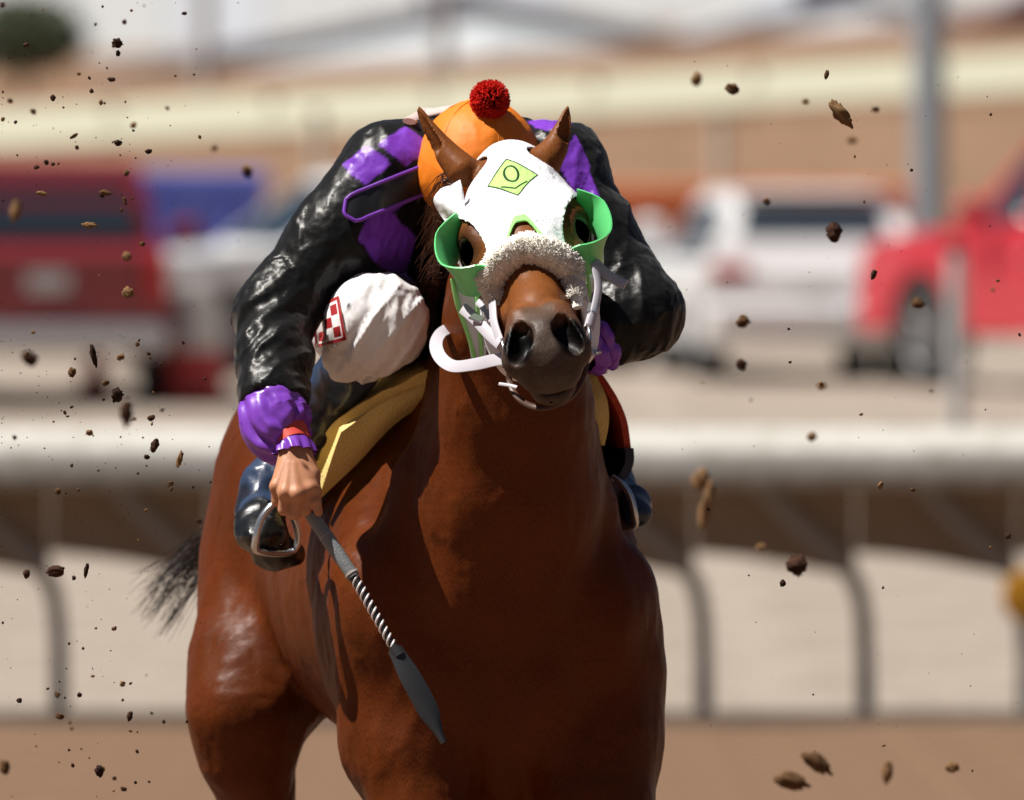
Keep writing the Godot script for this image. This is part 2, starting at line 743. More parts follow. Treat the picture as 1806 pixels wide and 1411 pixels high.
func far_rail() -> void:
	var cream := paint(lin(0.50, 0.495, 0.375), 0.7)
	var pale := paint(lin(0.55, 0.47, 0.40), 0.7)
	var o := thing("boundary_fence", "pale cream fence of tilted boards on posts along the far bank", "fence", Vector3(0, 0, -204.0))
	for k in range(-7, 8):
		var x := k * 2.6
		var g := Geo.new()
		for r in 1:
			var a := Vector3(x - 1.295, crest(x - 1.3), -204.0)
			var b := Vector3(x + 1.295, crest(x + 1.3), -204.0)
			var m := (a + b) * 0.5
			var along := (b - a).normalized()
			g.box(m + Vector3(0, 0.38, 0), Vector3(a.distance_to(b), 0.86, 0.05), Basis(along, Vector3(0, 0, 1).cross(along), Vector3(0, 0, 1)) * Basis(Vector3.RIGHT, -0.72), 0.01)
		part("board", g, cream, o)
		g = Geo.new()
		g.box(Vector3(x - 1.3, crest(x - 1.3) - 0.1, -204.12), Vector3(0.14, 1.6, 0.14), Basis(), 0.02)
		part("post", g, pale, o)
	for e in [[1270.0, 205.0, 335.0, -150.0], [560.0, 200.0, 300.0, -150.0]]:
		var g := Geo.new()
		var p := W(e[0], e[1], e[3])
		g.tube([Vector3(p.x, LOW - 0.2, p.z), p], [0.09], 10)
		var q := thing("marker_post", "pale round post standing below the cream fence, %s" % ("right of the horse" if e[0] > 900 else "left of the jockey"), "post", Vector3(p.x, LOW, p.z))
		part("shaft", g, pale, q)
		g = Geo.new()
		g.ball(p, Vector3(0.1, 0.05, 0.1))
		part("cap", g, pale, q)


# ---------------------------------------------------------------- barns, far post, tree
func gable(called: String, label: String, z: float, xl: float, yl: float, xr: float, yr: float, wall: Material, fascia: Material, roof: Material, depth: float, band: float) -> void:
	# a low-pitched gable end: eave at the photo point (xl, yl), ridge at (xr, yr), mirrored beyond the ridge
	var a := W(xl, yl, z)
	var r := W(xr, yr, z)
	var e := Vector3(2.0 * r.x - a.x, a.y, z)
	var floor_y := bank(a.x, z) - 0.6
	var o := thing(called, label, "building", Vector3(r.x, floor_y, z))
	var g := Geo.new()
	g.prism(PackedVector2Array([Vector2(a.x + 0.4, floor_y), Vector2(e.x - 0.4, floor_y), Vector2(e.x - 0.4, a.y - band * 0.4), Vector2(r.x, r.y - band * 0.4), Vector2(a.x + 0.4, a.y - band * 0.4)]), z - depth, z)
	part("wall", g, fascia, o)
	# the long slope of its roof comes down towards the viewer, in sheets
	var n := 14
	for k in n:
		var xa := lerpf(a.x + 0.4, e.x - 0.4, float(k) / n)
		var xb := lerpf(a.x + 0.4, e.x - 0.4, float(k + 1) / n) - 0.012
		var rake := func(x: float) -> float: return (lerpf(a.y, r.y, (x - a.x) / (r.x - a.x)) if x < r.x else lerpf(r.y, e.y, (x - r.x) / (e.x - r.x))) - band
		var rows := []
		for i in 3:
			var line := []
			for x in [xa, xb]:
				line.append(Vector3(x, lerpf(rake.call(x), floor_y + 0.2, i / 2.0), z + 0.45 + i * 0.5 * maxf(rake.call(x) - floor_y, 0.4) * 1.1))
			rows.append(line)
		g = Geo.new()
		g.sheet(rows, 0.03)
		part("roof_sheet", g, wall, o)
	for sgn in [-1.0, 1.0]:
		var q := a if sgn < 0 else e
		var along: Vector3 = (r - q).normalized() * sgn * -1.0
		var turn := Basis(along, Vector3(0, 0, 1).cross(along), Vector3(0, 0, 1))
		var m: Vector3 = (q + r) * 0.5
		g = Geo.new()
		g.box(m + Vector3(0, 0.1, -depth * 0.5 + 0.15), Vector3(q.distance_to(r), 0.14, depth + 0.5), turn, 0.02)
		part("roof", g, roof, o)
		g = Geo.new()
		g.box(m + Vector3(0, -band * 0.5, 0.35), Vector3(q.distance_to(r) - 0.05, band, 0.12), turn, 0.02)
		part("fascia", g, fascia, o)
	g = Geo.new()
	g.box(Vector3(r.x - 1.0, floor_y + 1.6, z + 0.03), Vector3(2.2, 3.2, 0.06), Basis(), 0.02)
	part("door", g, fascia, o)


func barns() -> void:
	var pale := paint(lin(0.46, 0.50, 0.53), 0.6)
	var white := paint(lin(0.48, 0.49, 0.51), 0.6)
	var slate := paint(lin(0.20, 0.22, 0.28), 0.6)
	var steel := paint(lin(0.62, 0.66, 0.72), 0.5)
	gable("barn", "pale metal barn with a low gable and slate fascia behind the jockey's back", -400.0, 150, 138, 860, 2, pale, slate, steel, 30.0, 0.55)
	gable("barn", "white metal barn with a slate fascia right of the horse's ears", -430.0, 960, 118, 1520, -6, white, slate, steel, 30.0, 0.5)
	gable("barn", "barn under a dark maroon roof at the upper right corner", -380.0, 1650, 92, 2150, -150, paint(lin(0.5, 0.36, 0.27), 0.7), paint(lin(0.10, 0.035, 0.03), 0.7), paint(lin(0.10, 0.035, 0.03), 0.7), 20.0, 1.0)
	var o := thing("long_stable", "long pale stable roof closing the view above the barns", "building", W(903, 190, -560.0))
	var g := Geo.new()
	for k in range(-9, 10):
		g = Geo.new()
		var x := k * 4.0
		g.box(Vector3(x, 4.0, -556.0), Vector3(3.98, 14.0, 0.2), Basis(Vector3.RIGHT, -0.9), 0.05)
		part("roof_panel", g, paint(lin(0.40, 0.41, 0.41) if k % 3 else lin(0.40, 0.42, 0.46), 0.7), o)
	g = Geo.new()
	g.box(Vector3(0, 3.0, -564.0), Vector3(80.0, 10.6, 3.0), Basis(), 0.05)
	part("wall", g, steel, o)
	for e in [[780.0, 112.0, 16.0], [360.0, 120.0, 12.0]]:
		var p := W(e[0], e[1] + 60.0, -330.0)
		g = Geo.new()
		g.tube([p + Vector3(0, -1.0, 0), p + Vector3(0, 4.5, 0)], [0.24, 0.2], 10)
		var q := thing("roof_post", "white post in front of the barn, %s" % ("above the jockey's orange cap" if e[0] > 600 else "near the dark green tree"), "post", p)
		part("shaft", g, white, q)
		g = Geo.new()
		g.box(p + Vector3(0, 4.55, 0), Vector3(0.6, 0.12, 0.6), Basis(), 0.02)
		part("cap", g, white, q)
	tree()
	# light pole behind the cars
	var lp := thing("light_pole", "tall grey steel light pole behind the red truck", "pole", Vector3(W(1638, 300, -108).x, LOW, -108))
	g = Geo.new()
	var b := lp.position
	g.tube([b, b + Vector3(0, 5, 0), b + Vector3(0, 11, 0)], [0.165, 0.15, 0.11], 20)
	part("shaft", g, paint(lin(0.36, 0.40, 0.45), 0.45, 0.5, 0.3), lp)
	g = Geo.new()
	g.box(b + Vector3(0, 0.1, 0), Vector3(0.6, 0.2, 0.6), Basis(), 0.03)
	part("base_plate", g, paint(lin(0.36, 0.38, 0.4), 0.6), lp)
	g = Geo.new()
	g.tube([b + Vector3(-1.2, 10.9, 0), b + Vector3(1.2, 10.9, 0)], [0.06], 10)
	for s in [-1.1, -0.4, 0.4, 1.1]:
		g.box(b + Vector3(s, 11.2, 0.1), Vector3(0.45, 0.4, 0.25), Basis(), 0.04)
	part("lamp_bar", g, paint(lin(0.4, 0.4, 0.4), 0.5), lp)


func tree() -> void:
	var at := Vector3(W(40, 180, -330).x, bank(-9, -330) - 0.2, -330)
	var o := thing("tree", "dark green tree at the upper left corner", "tree", at)
	var g := Geo.new()
	g.tube(curve([at, at + Vector3(0.1, 0.8, 0), at + Vector3(-0.05, 1.7, 0.1), at + Vector3(0.1, 2.6, 0)]), [0.22, 0.16, 0.08], 8)
	for k in 6:
		var a := k * 1.1
		g.tube([at + Vector3(0, 0.9 + 0.15 * k, 0), at + Vector3(cos(a) * 0.8, 1.7 + 0.15 * k, sin(a) * 0.8)], [0.07, 0.02], 6)
	part("trunk", g, paint(lin(0.10, 0.07, 0.05), 0.9), o)
	g = Geo.new()
	var r := RandomNumberGenerator.new()
	r.seed = 5
	for k in 4200:
		var d := Vector3(r.randfn(), r.randfn(), r.randfn()).normalized()
		var p := d * pow(r.randf(), 0.45)
		var clump := noise.get_noise_3dv(p * 2.6)
		if clump < -0.12:
			continue
		g.tint = Color(0.035, 0.055, 0.022).lerp(Color(0.10, 0.13, 0.06), clampf(0.4 + clump + r.randf_range(-0.3, 0.3), 0, 1))
		p = at + Vector3(0, 1.55, 0) + p * Vector3(1.7, 1.05, 1.2)
		var u := Vector3(r.randfn(), r.randfn(), r.randfn()).normalized() * 0.11
		var w := u.cross(Vector3(r.randfn(), r.randfn(), r.randfn())).normalized() * 0.07
		g.quad(p - u, p - w, p + u, p + w)
	var lm := paint(Color.WHITE, 0.7)
	lm.vertex_color_use_as_albedo = true
	lm.cull_mode = BaseMaterial3D.CULL_DISABLED
	part("crown", g, lm, o)


# ---------------------------------------------------------------- parked vehicles. Own axes: x along the car (front at -x), y up, z across
func wheel(o: Node3D, at: Vector3, r: float, w: float, out: float) -> void:
	var g := Geo.new()
	var prof := [Vector2(r * 0.62, -w * 0.5), Vector2(r * 0.93, -w * 0.5), Vector2(r, -w * 0.36), Vector2(r, w * 0.36), Vector2(r * 0.93, w * 0.5), Vector2(r * 0.62, w * 0.5)]
	lathe(g, at, prof, 28)
	var t := obj("wheel", g, paint(lin(0.02, 0.02, 0.021), 0.85), o)
	g = Geo.new()
	lathe(g, at, [Vector2(0.001, out * w * 0.30), Vector2(r * 0.2, out * w * 0.34), Vector2(r * 0.55, out * w * 0.22), Vector2(r * 0.63, out * w * 0.46)] if out > 0 else [Vector2(r * 0.63, out * w * 0.46), Vector2(r * 0.55, out * w * 0.22), Vector2(r * 0.2, out * w * 0.34), Vector2(0.001, out * w * 0.30)], 28)
	for k in 5:
		var a := TAU * k / 5.0
		g.box(at + Vector3(cos(a), sin(a), 0) * r * 0.36 + Vector3(0, 0, out * w * 0.36), Vector3(r * 0.5, r * 0.14, w * 0.14), Basis(Vector3(0, 0, 1), a), 0.01)
	obj("rim", g, paint(lin(0.22, 0.22, 0.23), 0.5, 0.5, 0.3), t)


func lathe(g: Geo, at: Vector3, prof: Array, seg: int) -> void:     # turned about z
	var base := g.v.size()
	for k in prof.size():
		var t: Vector2 = (prof[mini(k + 1, prof.size() - 1)] - prof[maxi(k - 1, 0)]).normalized()
		for j in seg + 1:
			var a := TAU * j / seg
			var rad := Vector3(cos(a), sin(a), 0)
			g.add(at + rad * prof[k].x + Vector3(0, 0, prof[k].y), (rad * t.y - Vector3(0, 0, t.x)).normalized(), Vector2(float(j) / seg, float(k)))
	var w := seg + 1
	for k in prof.size() - 1:
		for j in seg:
			var a := base + k * w + j
			g.ix.append_array(PackedInt32Array([a, a + w, a + 1, a + 1, a + w, a + w + 1]))


func body_outline(pts: Array, wheels: Array, r: float, base: float) -> PackedVector2Array:   # lower edge with wheel arches, then the given top from the rear to the front
	var out := PackedVector2Array()
	var first: Vector2 = pts[-1]
	out.append(Vector2(first.x, base))
	for wx in wheels:
		for k in 9:
			var a := PI - PI * k / 8.0
			var p := Vector2(wx + cos(a) * r * 1.16, maxf(base, r + sin(a) * r * 1.16))
			out.append(p + Vector2(0, 0.0 if k > 0 and k < 8 else base - p.y))
	var last: Vector2 = pts[0]
	out.append(Vector2(last.x, base))
	for p in pts:
		out.append(p)
	return out


func car(label: String, category: String, at: Vector3, turn: float, paintwork: Material, truck: bool, name_: String, group := "") -> Node3D:
	var o := thing(name_, label, category, at, turn, group)
	var black := paint(lin(0.02, 0.02, 0.022), 0.6)
	var glass := paint(lin(0.03, 0.045, 0.06), 0.08, 0.6)
	var chrome := paint(lin(0.6, 0.6, 0.62), 0.25, 0.5, 0.9)
	var red := paint(lin(0.45, 0.02, 0.02), 0.25)
	var hw := 0.98 if truck else 0.93
	var r := 0.41 if truck else 0.36
	var ft := -1.85 if truck else -1.4
	var rr := 1.75 if truck else 1.3
	var g := Geo.new()
	var low: Array
	var cab: PackedVector2Array
	if truck:
		low = [Vector2(2.85, 0.62), Vector2(2.86, 1.22), Vector2(2.80, 1.27), Vector2(0.62, 1.27), Vector2(0.55, 1.22), Vector2(-1.25, 1.22), Vector2(-2.55, 1.10), Vector2(-2.74, 0.98), Vector2(-2.78, 0.60)]
		cab = PackedVector2Array([Vector2(-1.35, 1.20), Vector2(0.62, 1.20), Vector2(0.55, 1.62), Vector2(0.46, 1.86), Vector2(0.30, 1.92), Vector2(-0.35, 1.92), Vector2(-0.52, 1.86)])
	else:
		low = [Vector2(2.28, 0.62), Vector2(2.30, 0.95), Vector2(2.24, 1.06), Vector2(-1.05, 1.05), Vector2(-2.10, 0.93), Vector2(-2.30, 0.80), Vector2(-2.34, 0.52)]
		cab = PackedVector2Array([Vector2(-1.25, 1.03), Vector2(2.25, 1.04), Vector2(2.16, 1.30), Vector2(1.92, 1.60), Vector2(1.70, 1.68), Vector2(0.2, 1.71), Vector2(-0.35, 1.63), Vector2(-0.6, 1.50)])
	var outline := body_outline(low, [ft, rr], r, 0.42 if truck else 0.32)
	g.prism(outline, -hw, hw, Transform3D(), Vector3(0.95, 0.16, 0))
	obj("body", g, paintwork, o)
	g = Geo.new()
	var tap := 0.27 if truck else 0.40
	g.prism(cab, -hw * 0.965, hw * 0.965, Transform3D(), Vector3(1.05, tap, 0))
	obj("cab", g, paintwork, o)
	# glass, each pane a few millimetres proud of the cab
	var side := [[Vector2(-1.06, 1.25), Vector2(-0.38, 1.25), Vector2(-0.38, 1.78), Vector2(-0.58, 1.78)], [Vector2(-0.30, 1.25), Vector2(0.45, 1.25), Vector2(0.38, 1.78), Vector2(-0.30, 1.78)]] if truck else [[Vector2(-0.95, 1.09), Vector2(-0.1, 1.09), Vector2(-0.1, 1.56), Vector2(-0.42, 1.53)], [Vector2(0.0, 1.09), Vector2(0.85, 1.09), Vector2(0.85, 1.57), Vector2(0.0, 1.57)], [Vector2(0.95, 1.09), Vector2(1.95, 1.12), Vector2(1.78, 1.53), Vector2(0.95, 1.57)]]
	for sg in [-1.0, 1.0]:
		for q in side:
			g = Geo.new()
			var c := []
			for p in q:
				c.append(Vector3(p.x, p.y, sg * (hw * 0.965 * (1.0 - tap * maxf(p.y - 1.05, 0.0)) + 0.006)))
			if sg > 0:
				g.quad(c[0], c[1], c[2], c[3])
			else:
				g.quad(c[3], c[2], c[1], c[0])
			obj("side_window", g, glass, o)
		g = Geo.new()
		g.box(Vector3(-0.85, 1.32, sg * (hw + 0.14)), Vector3(0.12, 0.22, 0.24), Basis(), 0.05)
		obj("wing_mirror", g, paintwork, o)
		for wx in [ft, rr]:
			wheel(o, Vector3(wx, r, sg * (hw - 0.13)), r, 0.25, sg)
		g = Geo.new()
		if truck:
			g.box(Vector3(2.855, 1.02, sg * (hw - 0.12)), Vector3(0.05, 0.38, 0.18), Basis(), 0.02)
		else:
			g.box(Vector3(2.27, 0.98, sg * (hw - 0.2)), Vector3(0.06, 0.16, 0.36), Basis(), 0.025)
		obj("tail_light", g, red, o)
		g = Geo.new()
		g.box(Vector3(low[-1].x + 0.02, low[-1].y + 0.28, sg * (hw - 0.24)), Vector3(0.10, 0.20, 0.40), Basis(), 0.03)
		obj("headlight", g, chrome, o)
		g = Geo.new()
		g.box(Vector3(-0.28 if truck else 0.0, 1.0, sg * (hw + 0.012)), Vector3(0.16, 0.03, 0.03), Basis(), 0.01)
		obj("door_handle", g, chrome if truck else paintwork, o)
	# rear window and windscreen
	var pane := func(x0: float, y0: float, x1: float, y1: float, f: float, sx: float) -> Geo:
		var q := Geo.new()
		var z0 := hw * 0.965 * (1.0 - tap * maxf(y0 - 1.05, 0.0)) * f
		var z1 := hw * 0.965 * (1.0 - tap * (y1 - 1.05)) * f
		var off := Vector3(sx * 0.008, 0.004, 0)
		if sx > 0:
			q.quad(Vector3(x0, y0, z0) + off, Vector3(x0, y0, -z0) + off, Vector3(x1, y1, -z1) + off, Vector3(x1, y1, z1) + off)
		else:
			q.quad(Vector3(x0, y0, -z0) + off, Vector3(x0, y0, z0) + off, Vector3(x1, y1, z1) + off, Vector3(x1, y1, -z1) + off)
		return q
	if truck:
		obj("rear_window", pane.call(0.618, 1.32, 0.50, 1.76, 0.84, 1.0), glass, o)
		obj("windscreen", pane.call(-1.28, 1.26, -0.57, 1.82, 0.90, -1.0), glass, o)
		g = Geo.new()
		g.box(Vector3(2.865, 0.97, 0), Vector3(0.04, 0.50, hw * 2 - 0.46), Basis(), 0.02)
		var gate := obj("tailgate", g, paintwork, o)
		g = Geo.new()
		g.box(Vector3(2.89, 1.0, 0.0), Vector3(0.02, 0.15, 0.34), Basis(), 0.008)
		obj("badge", g, chrome, gate)
		g = Geo.new()
		g.box(Vector3(2.93, 0.55, 0), Vector3(0.20, 0.22, hw * 2 - 0.06), Basis(), 0.05)
		obj("rear_bumper", g, chrome, o)
		g = Geo.new()
		g.box(Vector3(-2.80, 0.83, 0), Vector3(0.06, 0.36, 1.0), Basis(), 0.02)
		obj("grille", g, black, o)
		g = Geo.new()
		g.box(Vector3(-2.86, 0.54, 0), Vector3(0.18, 0.24, hw * 2), Basis(), 0.05)
		obj("front_bumper", g, chrome, o)
	else:
		obj("rear_window", pane.call(2.155, 1.31, 1.945, 1.575, 0.80, 1.0), glass, o)
		obj("windscreen", pane.call(-1.18, 1.07, -0.63, 1.48, 0.88, -1.0), glass, o)
		g = Geo.new()
		g.box(Vector3(2.33, 0.55, 0), Vector3(0.14, 0.34, hw * 2 - 0.02), Basis(), 0.05)
		obj("rear_bumper", g, paintwork, o)
		g = Geo.new()
		g.box(Vector3(2.305, 0.86, 0), Vector3(0.012, 0.14, 0.34), Basis(), 0.004)
		obj("number_plate", g, paint(lin(0.6, 0.62, 0.55), 0.5), o)
		g = Geo.new()
		g.box(Vector3(-2.34, 0.66, 0), Vector3(0.05, 0.22, 0.9), Basis(), 0.02)
		obj("grille", g, black, o)
		g = Geo.new()
		g.box(Vector3(-2.36, 0.44, 0), Vector3(0.14, 0.22, hw * 2 - 0.04), Basis(), 0.05)
		obj("front_bumper", g, paintwork, o)
		g = Geo.new()
		g.box(Vector3(1.85, 1.69, 0), Vector3(0.3, 0.03, 1.3), Basis(), 0.012)
		obj("spoiler", g, paintwork, o)
	return o


func on_lot(x: float, z: float) -> Vector3:
	return Vector3(W(x, 600, z).x, LOW, z)


func vehicles() -> void:
	var group := "vehicles parked beyond the rail"
	var maroon := paint(lin(0.20, 0.015, 0.022), 0.3)
	var white := paint(lin(0.88, 0.89, 0.90), 0.35)
	var bright := paint(lin(0.52, 0.03, 0.045), 0.35)
	for m in [maroon, white, bright]:
		m.clearcoat_enabled = true
		m.clearcoat = 0.6
		m.clearcoat_roughness = 0.15
	car("dark red pickup truck seen from behind at the left edge", "pickup truck", on_lot(86, -90), -PI / 2 + 0.03, maroon, true, "parked_pickup_truck", group)
	var suv := car("white estate car seen from behind between the orange container and the red truck", "car", on_lot(1382, -97), -PI / 2 + 0.10, white, false, "parked_car", group)
	var wp := car("white pickup truck partly hidden behind the jockey's shoulder", "pickup truck", on_lot(690, -99), 0.36, white, true, "parked_pickup_truck", group)
	suv.scale = Vector3(1, 0.95, 1)
	var t := car("bright red pickup truck with its front to the left, cut by the right edge", "pickup truck", on_lot(2045, -92), -1.08, bright, true, "parked_pickup_truck", group)
	t.scale = Vector3.ONE * 1.12
	wp.scale = Vector3(1, 0.9, 1)


func skip_box(called: String, label: String, xl: float, xr: float, yt: float, z: float, m: Material, lowered := 0.0) -> void:
	var a := W(xl, yt, z)
	var b := W(xr, yt, z)
	var top := a.y
	var w := b.x - a.x
	var c := Vector3((a.x + b.x) * 0.5, LOW, z)
	var o := thing(called, label, "container", c)
	var g := Geo.new()
	g.prism(PackedVector2Array([Vector2(a.x + 0.25, LOW + 0.15), Vector2(b.x - 0.25, LOW + 0.15), Vector2(b.x, top), Vector2(a.x, top)]), z - 2.0, z)
	part("side", g, m, o)
	var n := maxi(3, int(w / 0.55))
	for k in n:
		var u := (k + 0.5) / n
		g = Geo.new()
		var p0 := Vector3(lerpf(a.x + 0.25, b.x - 0.25, u), LOW + 0.18, z + 0.04)
		var p1 := Vector3(lerpf(a.x, b.x, u), top - 0.1, z + 0.04)
		g.tube([p0, p1], [0.05], 4)
		part("rib", g, m, o)
	g = Geo.new()
	g.box(Vector3(c.x, top, z + 0.02), Vector3(w + 0.06, 0.12, 0.14), Basis(), 0.02)
	part("rim", g, m, o)


func lot_things() -> void:
	skip_box("blue_container", "long blue metal container between the dark red and white pickups", 95, 470, 312, -112, paint(lin(0.15, 0.20, 0.72), 0.5))
	skip_box("orange_container", "orange metal container behind the white estate car", 1010, 1660, 336, -112, paint(lin(0.78, 0.22, 0.08), 0.55))
	# red and white traffic drum
	var c := on_lot(345, -88)
	var o := thing("traffic_drum", "traffic drum, white above and red below, beside the dark red pickup", "traffic drum", c)
	var wm := paint(lin(0.8, 0.8, 0.78), 0.5)
	var rm := paint(lin(0.60, 0.05, 0.05), 0.5)
	var g := Geo.new()
	g.tube([c, c + Vector3(0, 0.02, 0), c + Vector3(0, 0.43, 0), c + Vector3(0, 0.44, 0)], [0.24, 0.25, 0.225, 0.21], 24)
	part("lower_band", g, rm, o)
	g = Geo.new()
	g.tube([c + Vector3(0, 0.44, 0), c + Vector3(0, 0.45, 0), c + Vector3(0, 0.86, 0), c + Vector3(0, 0.90, 0)], [0.20, 0.215, 0.19, 0.15], 24)
	part("upper_band", g, wm, o)
	g = Geo.new()
	g.tube([c + Vector3(-0.07, 0.88, 0), c + Vector3(-0.07, 0.97, 0), c + Vector3(0.07, 0.97, 0), c + Vector3(0.07, 0.88, 0)], [0.015], 8)
	part("handle", g, wm, o)
	# small cone by the truck's wheel
	c = on_lot(168, -93)
	o = thing("traffic_cone", "small red cone beside the dark red pickup's wheel", "traffic cone", c)
	g = Geo.new()
	g.tube([c + Vector3(0, 0.04, 0), c + Vector3(0, 0.42, 0)], [0.12, 0.025], 20)
	part("cone", g, rm, o)
	g = Geo.new()
	g.box(c + Vector3(0, 0.02, 0), Vector3(0.32, 0.04, 0.32), Basis(), 0.01)
	part("base", g, rm, o)
	# yellow marker disc at the right edge, on the track side of the rail
	var disc := W(1815, 1052, -36.2)
	c = Vector3(disc.x, height(0, -36.2), disc.z)
	o = thing("distance_marker", "orange yellow marker disc on a short pole at the right edge before the rail", "marker", c)
	g = Geo.new()
	lathe(g, disc, [Vector2(0.001, -0.012), Vector2(0.115, -0.012), Vector2(0.12, 0.0), Vector2(0.115, 0.012), Vector2(0.001, 0.012)], 28)
	part("disc", g, paint(lin(0.75, 0.36, 0.02), 0.5), o)
	g = Geo.new()
	g.tube([c, disc - Vector3(0, 0.11, 0.02)], [0.014], 10)
	part("pole", g, paint(lin(0.45, 0.42, 0.38), 0.6), o)
	# slim pale post in front of the red truck
	var p := W(1688, 440, -62)
	o = thing("fence_post", "slim pale grey post standing before the red pickup", "post", Vector3(p.x, LOW, p.z))
	g = Geo.new()
	g.tube([Vector3(p.x, LOW, p.z), p], [0.055], 12)
	part("shaft", g, paint(lin(0.5, 0.5, 0.5), 0.5), o)
	g = Geo.new()
	g.ball(p, Vector3(0.065, 0.05, 0.065))
	part("cap", g, paint(lin(0.5, 0.5, 0.5), 0.5), o)


# ---------------------------------------------------------------- the horse
var H: Transform3D          # head axes: x to the horse's left (right in the photo), -y down the face, z out of the face
var Hi: Transform3D
var head_field: Field
var horse_root: Node3D
const COAT := Color(0.132, 0.0305, 0.0062)
const EYE_AT := Vector3(0.098, -0.226, -0.058)
const DARK := Color(0.030, 0.016, 0.011)

class Hide extends Field:            # a coat over muscle: low relief, and the odd vein
	var lumps: FastNoiseLite
	var grain_ := 1.0
	var deep := 1.0

	func dist(p: Vector3, list: PackedInt32Array) -> float:
		var d := super.dist(p, list)
		if d > 0.02 or d < -0.02:
			return d
		var q := p * grain_
		var vein: float = 1.0 - absf(lumps.get_noise_3dv(q * Vector3(7, 4, 7))) * 14.0
		return d - deep * (0.0065 * lumps.get_noise_3dv(q * Vector3(9, 4.5, 9)) + 0.0028 * maxf(vein, 0.0))


func head_axes() -> void:
	var p := W(893, 262, -0.20)
	var m := W(960, 602, 0.335)
	var y := (p - m).normalized()
	var x := Vector3(cos(0.19), sin(0.19), 0.0)
	x = (x - y * x.dot(y)).normalized()
	H = Transform3D(Basis(x, y, x.cross(y)), p)
	Hi = H.affine_inverse()


func L(x: float, y: float, z: float) -> Vector3:     # a photo point at a depth, in head axes
	return Hi * W(x, y, z)


func make_head(f: Field) -> void:
	f.stretch = 2.0
	# skull and face
	f.ell(Vector3(0, -0.085, -0.070), Vector3(0.082, 0.155, 0.088), 0.03)
	f.ell(Vector3(0, -0.19, -0.055), Vector3(0.094, 0.13, 0.060), 0.04)
	f.cap(Vector3(0, -0.24, -0.058), Vector3(0, -0.46, -0.056), 0.056, 0.044, 0.04)
	f.cap(Vector3(0, -0.46, -0.056), Vector3(0, -0.55, -0.054), 0.044, 0.048, 0.03)
	for s in [-1.0, 1.0]:
		f.ell(Vector3(s * 0.080, -0.195, -0.048), Vector3(0.030, 0.055, 0.034), 0.03)                     # brow
		f.ell(Vector3(s * 0.052, -0.27, -0.155), Vector3(0.040, 0.15, 0.095), 0.05)                      # cheek
		f.cap(Vector3(s * 0.058, -0.27, -0.085), Vector3(s * 0.046, -0.42, -0.078), 0.030, 0.016, 0.03)      # facial crest
		f.cap(Vector3(s * 0.030, -0.30, -0.19), Vector3(s * 0.020, -0.56, -0.115), 0.050, 0.028, 0.05)       # lower jaw
		f.cap(Vector3(s * 0.094, -0.185, -0.065), Vector3(s * 0.086, -0.285, -0.085), 0.016, 0.018, 0.03)       # orbit and cheek bone
		f.ell(EYE_AT * Vector3(s, 1, 1), Vector3(0.024, 0.026, 0.025), 0.014, Basis(), true)                  # eye socket
		f.ell(Vector3(s * 0.058, -0.145, -0.118), Vector3(0.052, 0.085, 0.075), 0.04)                          # temple
	# muzzle
	f.ell(Vector3(0, -0.565, -0.060), Vector3(0.058, 0.062, 0.052), 0.03)
	f.ell(Vector3(0, -0.605, -0.085), Vector3(0.054, 0.038, 0.045), 0.025)
	for s in [-1.0, 1.0]:
		f.cap(Vector3(s * 0.034, -0.515, -0.026), Vector3(s * 0.058, -0.585, -0.052), 0.024, 0.020, 0.02)
		f.cap(Vector3(s * 0.030, -0.598, -0.045), Vector3(s * 0.056, -0.590, -0.068), 0.020, 0.018, 0.02)
	f.ell(Vector3(0, -0.588, -0.128), Vector3(0.040, 0.040, 0.028), 0.012)                                # lower lip and chin
	f.ell(Vector3(0, -0.56, -0.140), Vector3(0.032, 0.040, 0.024), 0.02)
	f.ell(Vector3(0, -0.662, -0.116), Vector3(0.060, 0.05, 0.004), 0.010, Basis(), true)                  # mouth line
	for s in [-1.0, 1.0]:
		var turn := Basis(Vector3(0, 0, 1), s * 0.55) * Basis(Vector3(1, 0, 0), 0.75)
		f.ell(Vector3(s * 0.040, -0.588, -0.022), Vector3(0.020, 0.033, 0.030), 0.010, turn, true)            # nostril
		f.cap(Vector3(s * 0.036, -0.555, -0.020), Vector3(s * 0.052, -0.605, -0.040), 0.013, 0.012, 0.010, true)


func head_color(p: Vector3) -> Color:
	var c := Color(0.235, 0.080, 0.022)
	var s := -p.y
	var grey := smooth(0.475, 0.575, s + p.z * 0.4)
	c = c.lerp(Color(0.088, 0.062, 0.050), grey)
	c = c.lerp(Color(0.105, 0.078, 0.062), 0.65 * smooth(0.50, 0.52, s) * (1.0 - smooth(0.545, 0.565, s)) * smooth(-0.05, -0.02, p.z) * (1.0 - smooth(0.018, 0.034, absf(p.x))))
	c = c.lerp(Color(0.13, 0.105, 0.088), 0.6 * smooth(0.585, 0.61, s) * (1.0 - smooth(0.02, 0.038, absf(p.x))) * (1.0 - smooth(-0.075, -0.06, p.z)) * smooth(-0.125, -0.10, p.z))
	# nostrils
	for sg in [-1.0, 1.0]:
		var q := p - Vector3(sg * 0.044, -0.586, -0.030)
		c = c.lerp(Color(0.004, 0.003, 0.003), 1.0 - smooth(0.026, 0.036, Vector3(q.x, q.y * 0.75, q.z).length()))
		var e := p - EYE_AT * Vector3(sg, 1, 1)
		c = c.lerp(Color(0.035, 0.016, 0.009), 0.85 * (1.0 - smooth(0.02, 0.05, Vector3(e.x, e.y * 0.7, e.z * 0.7).length())))
	var n := noise.get_noise_3dv(p * 14.0)
	return c * (1.0 + 0.22 * n)


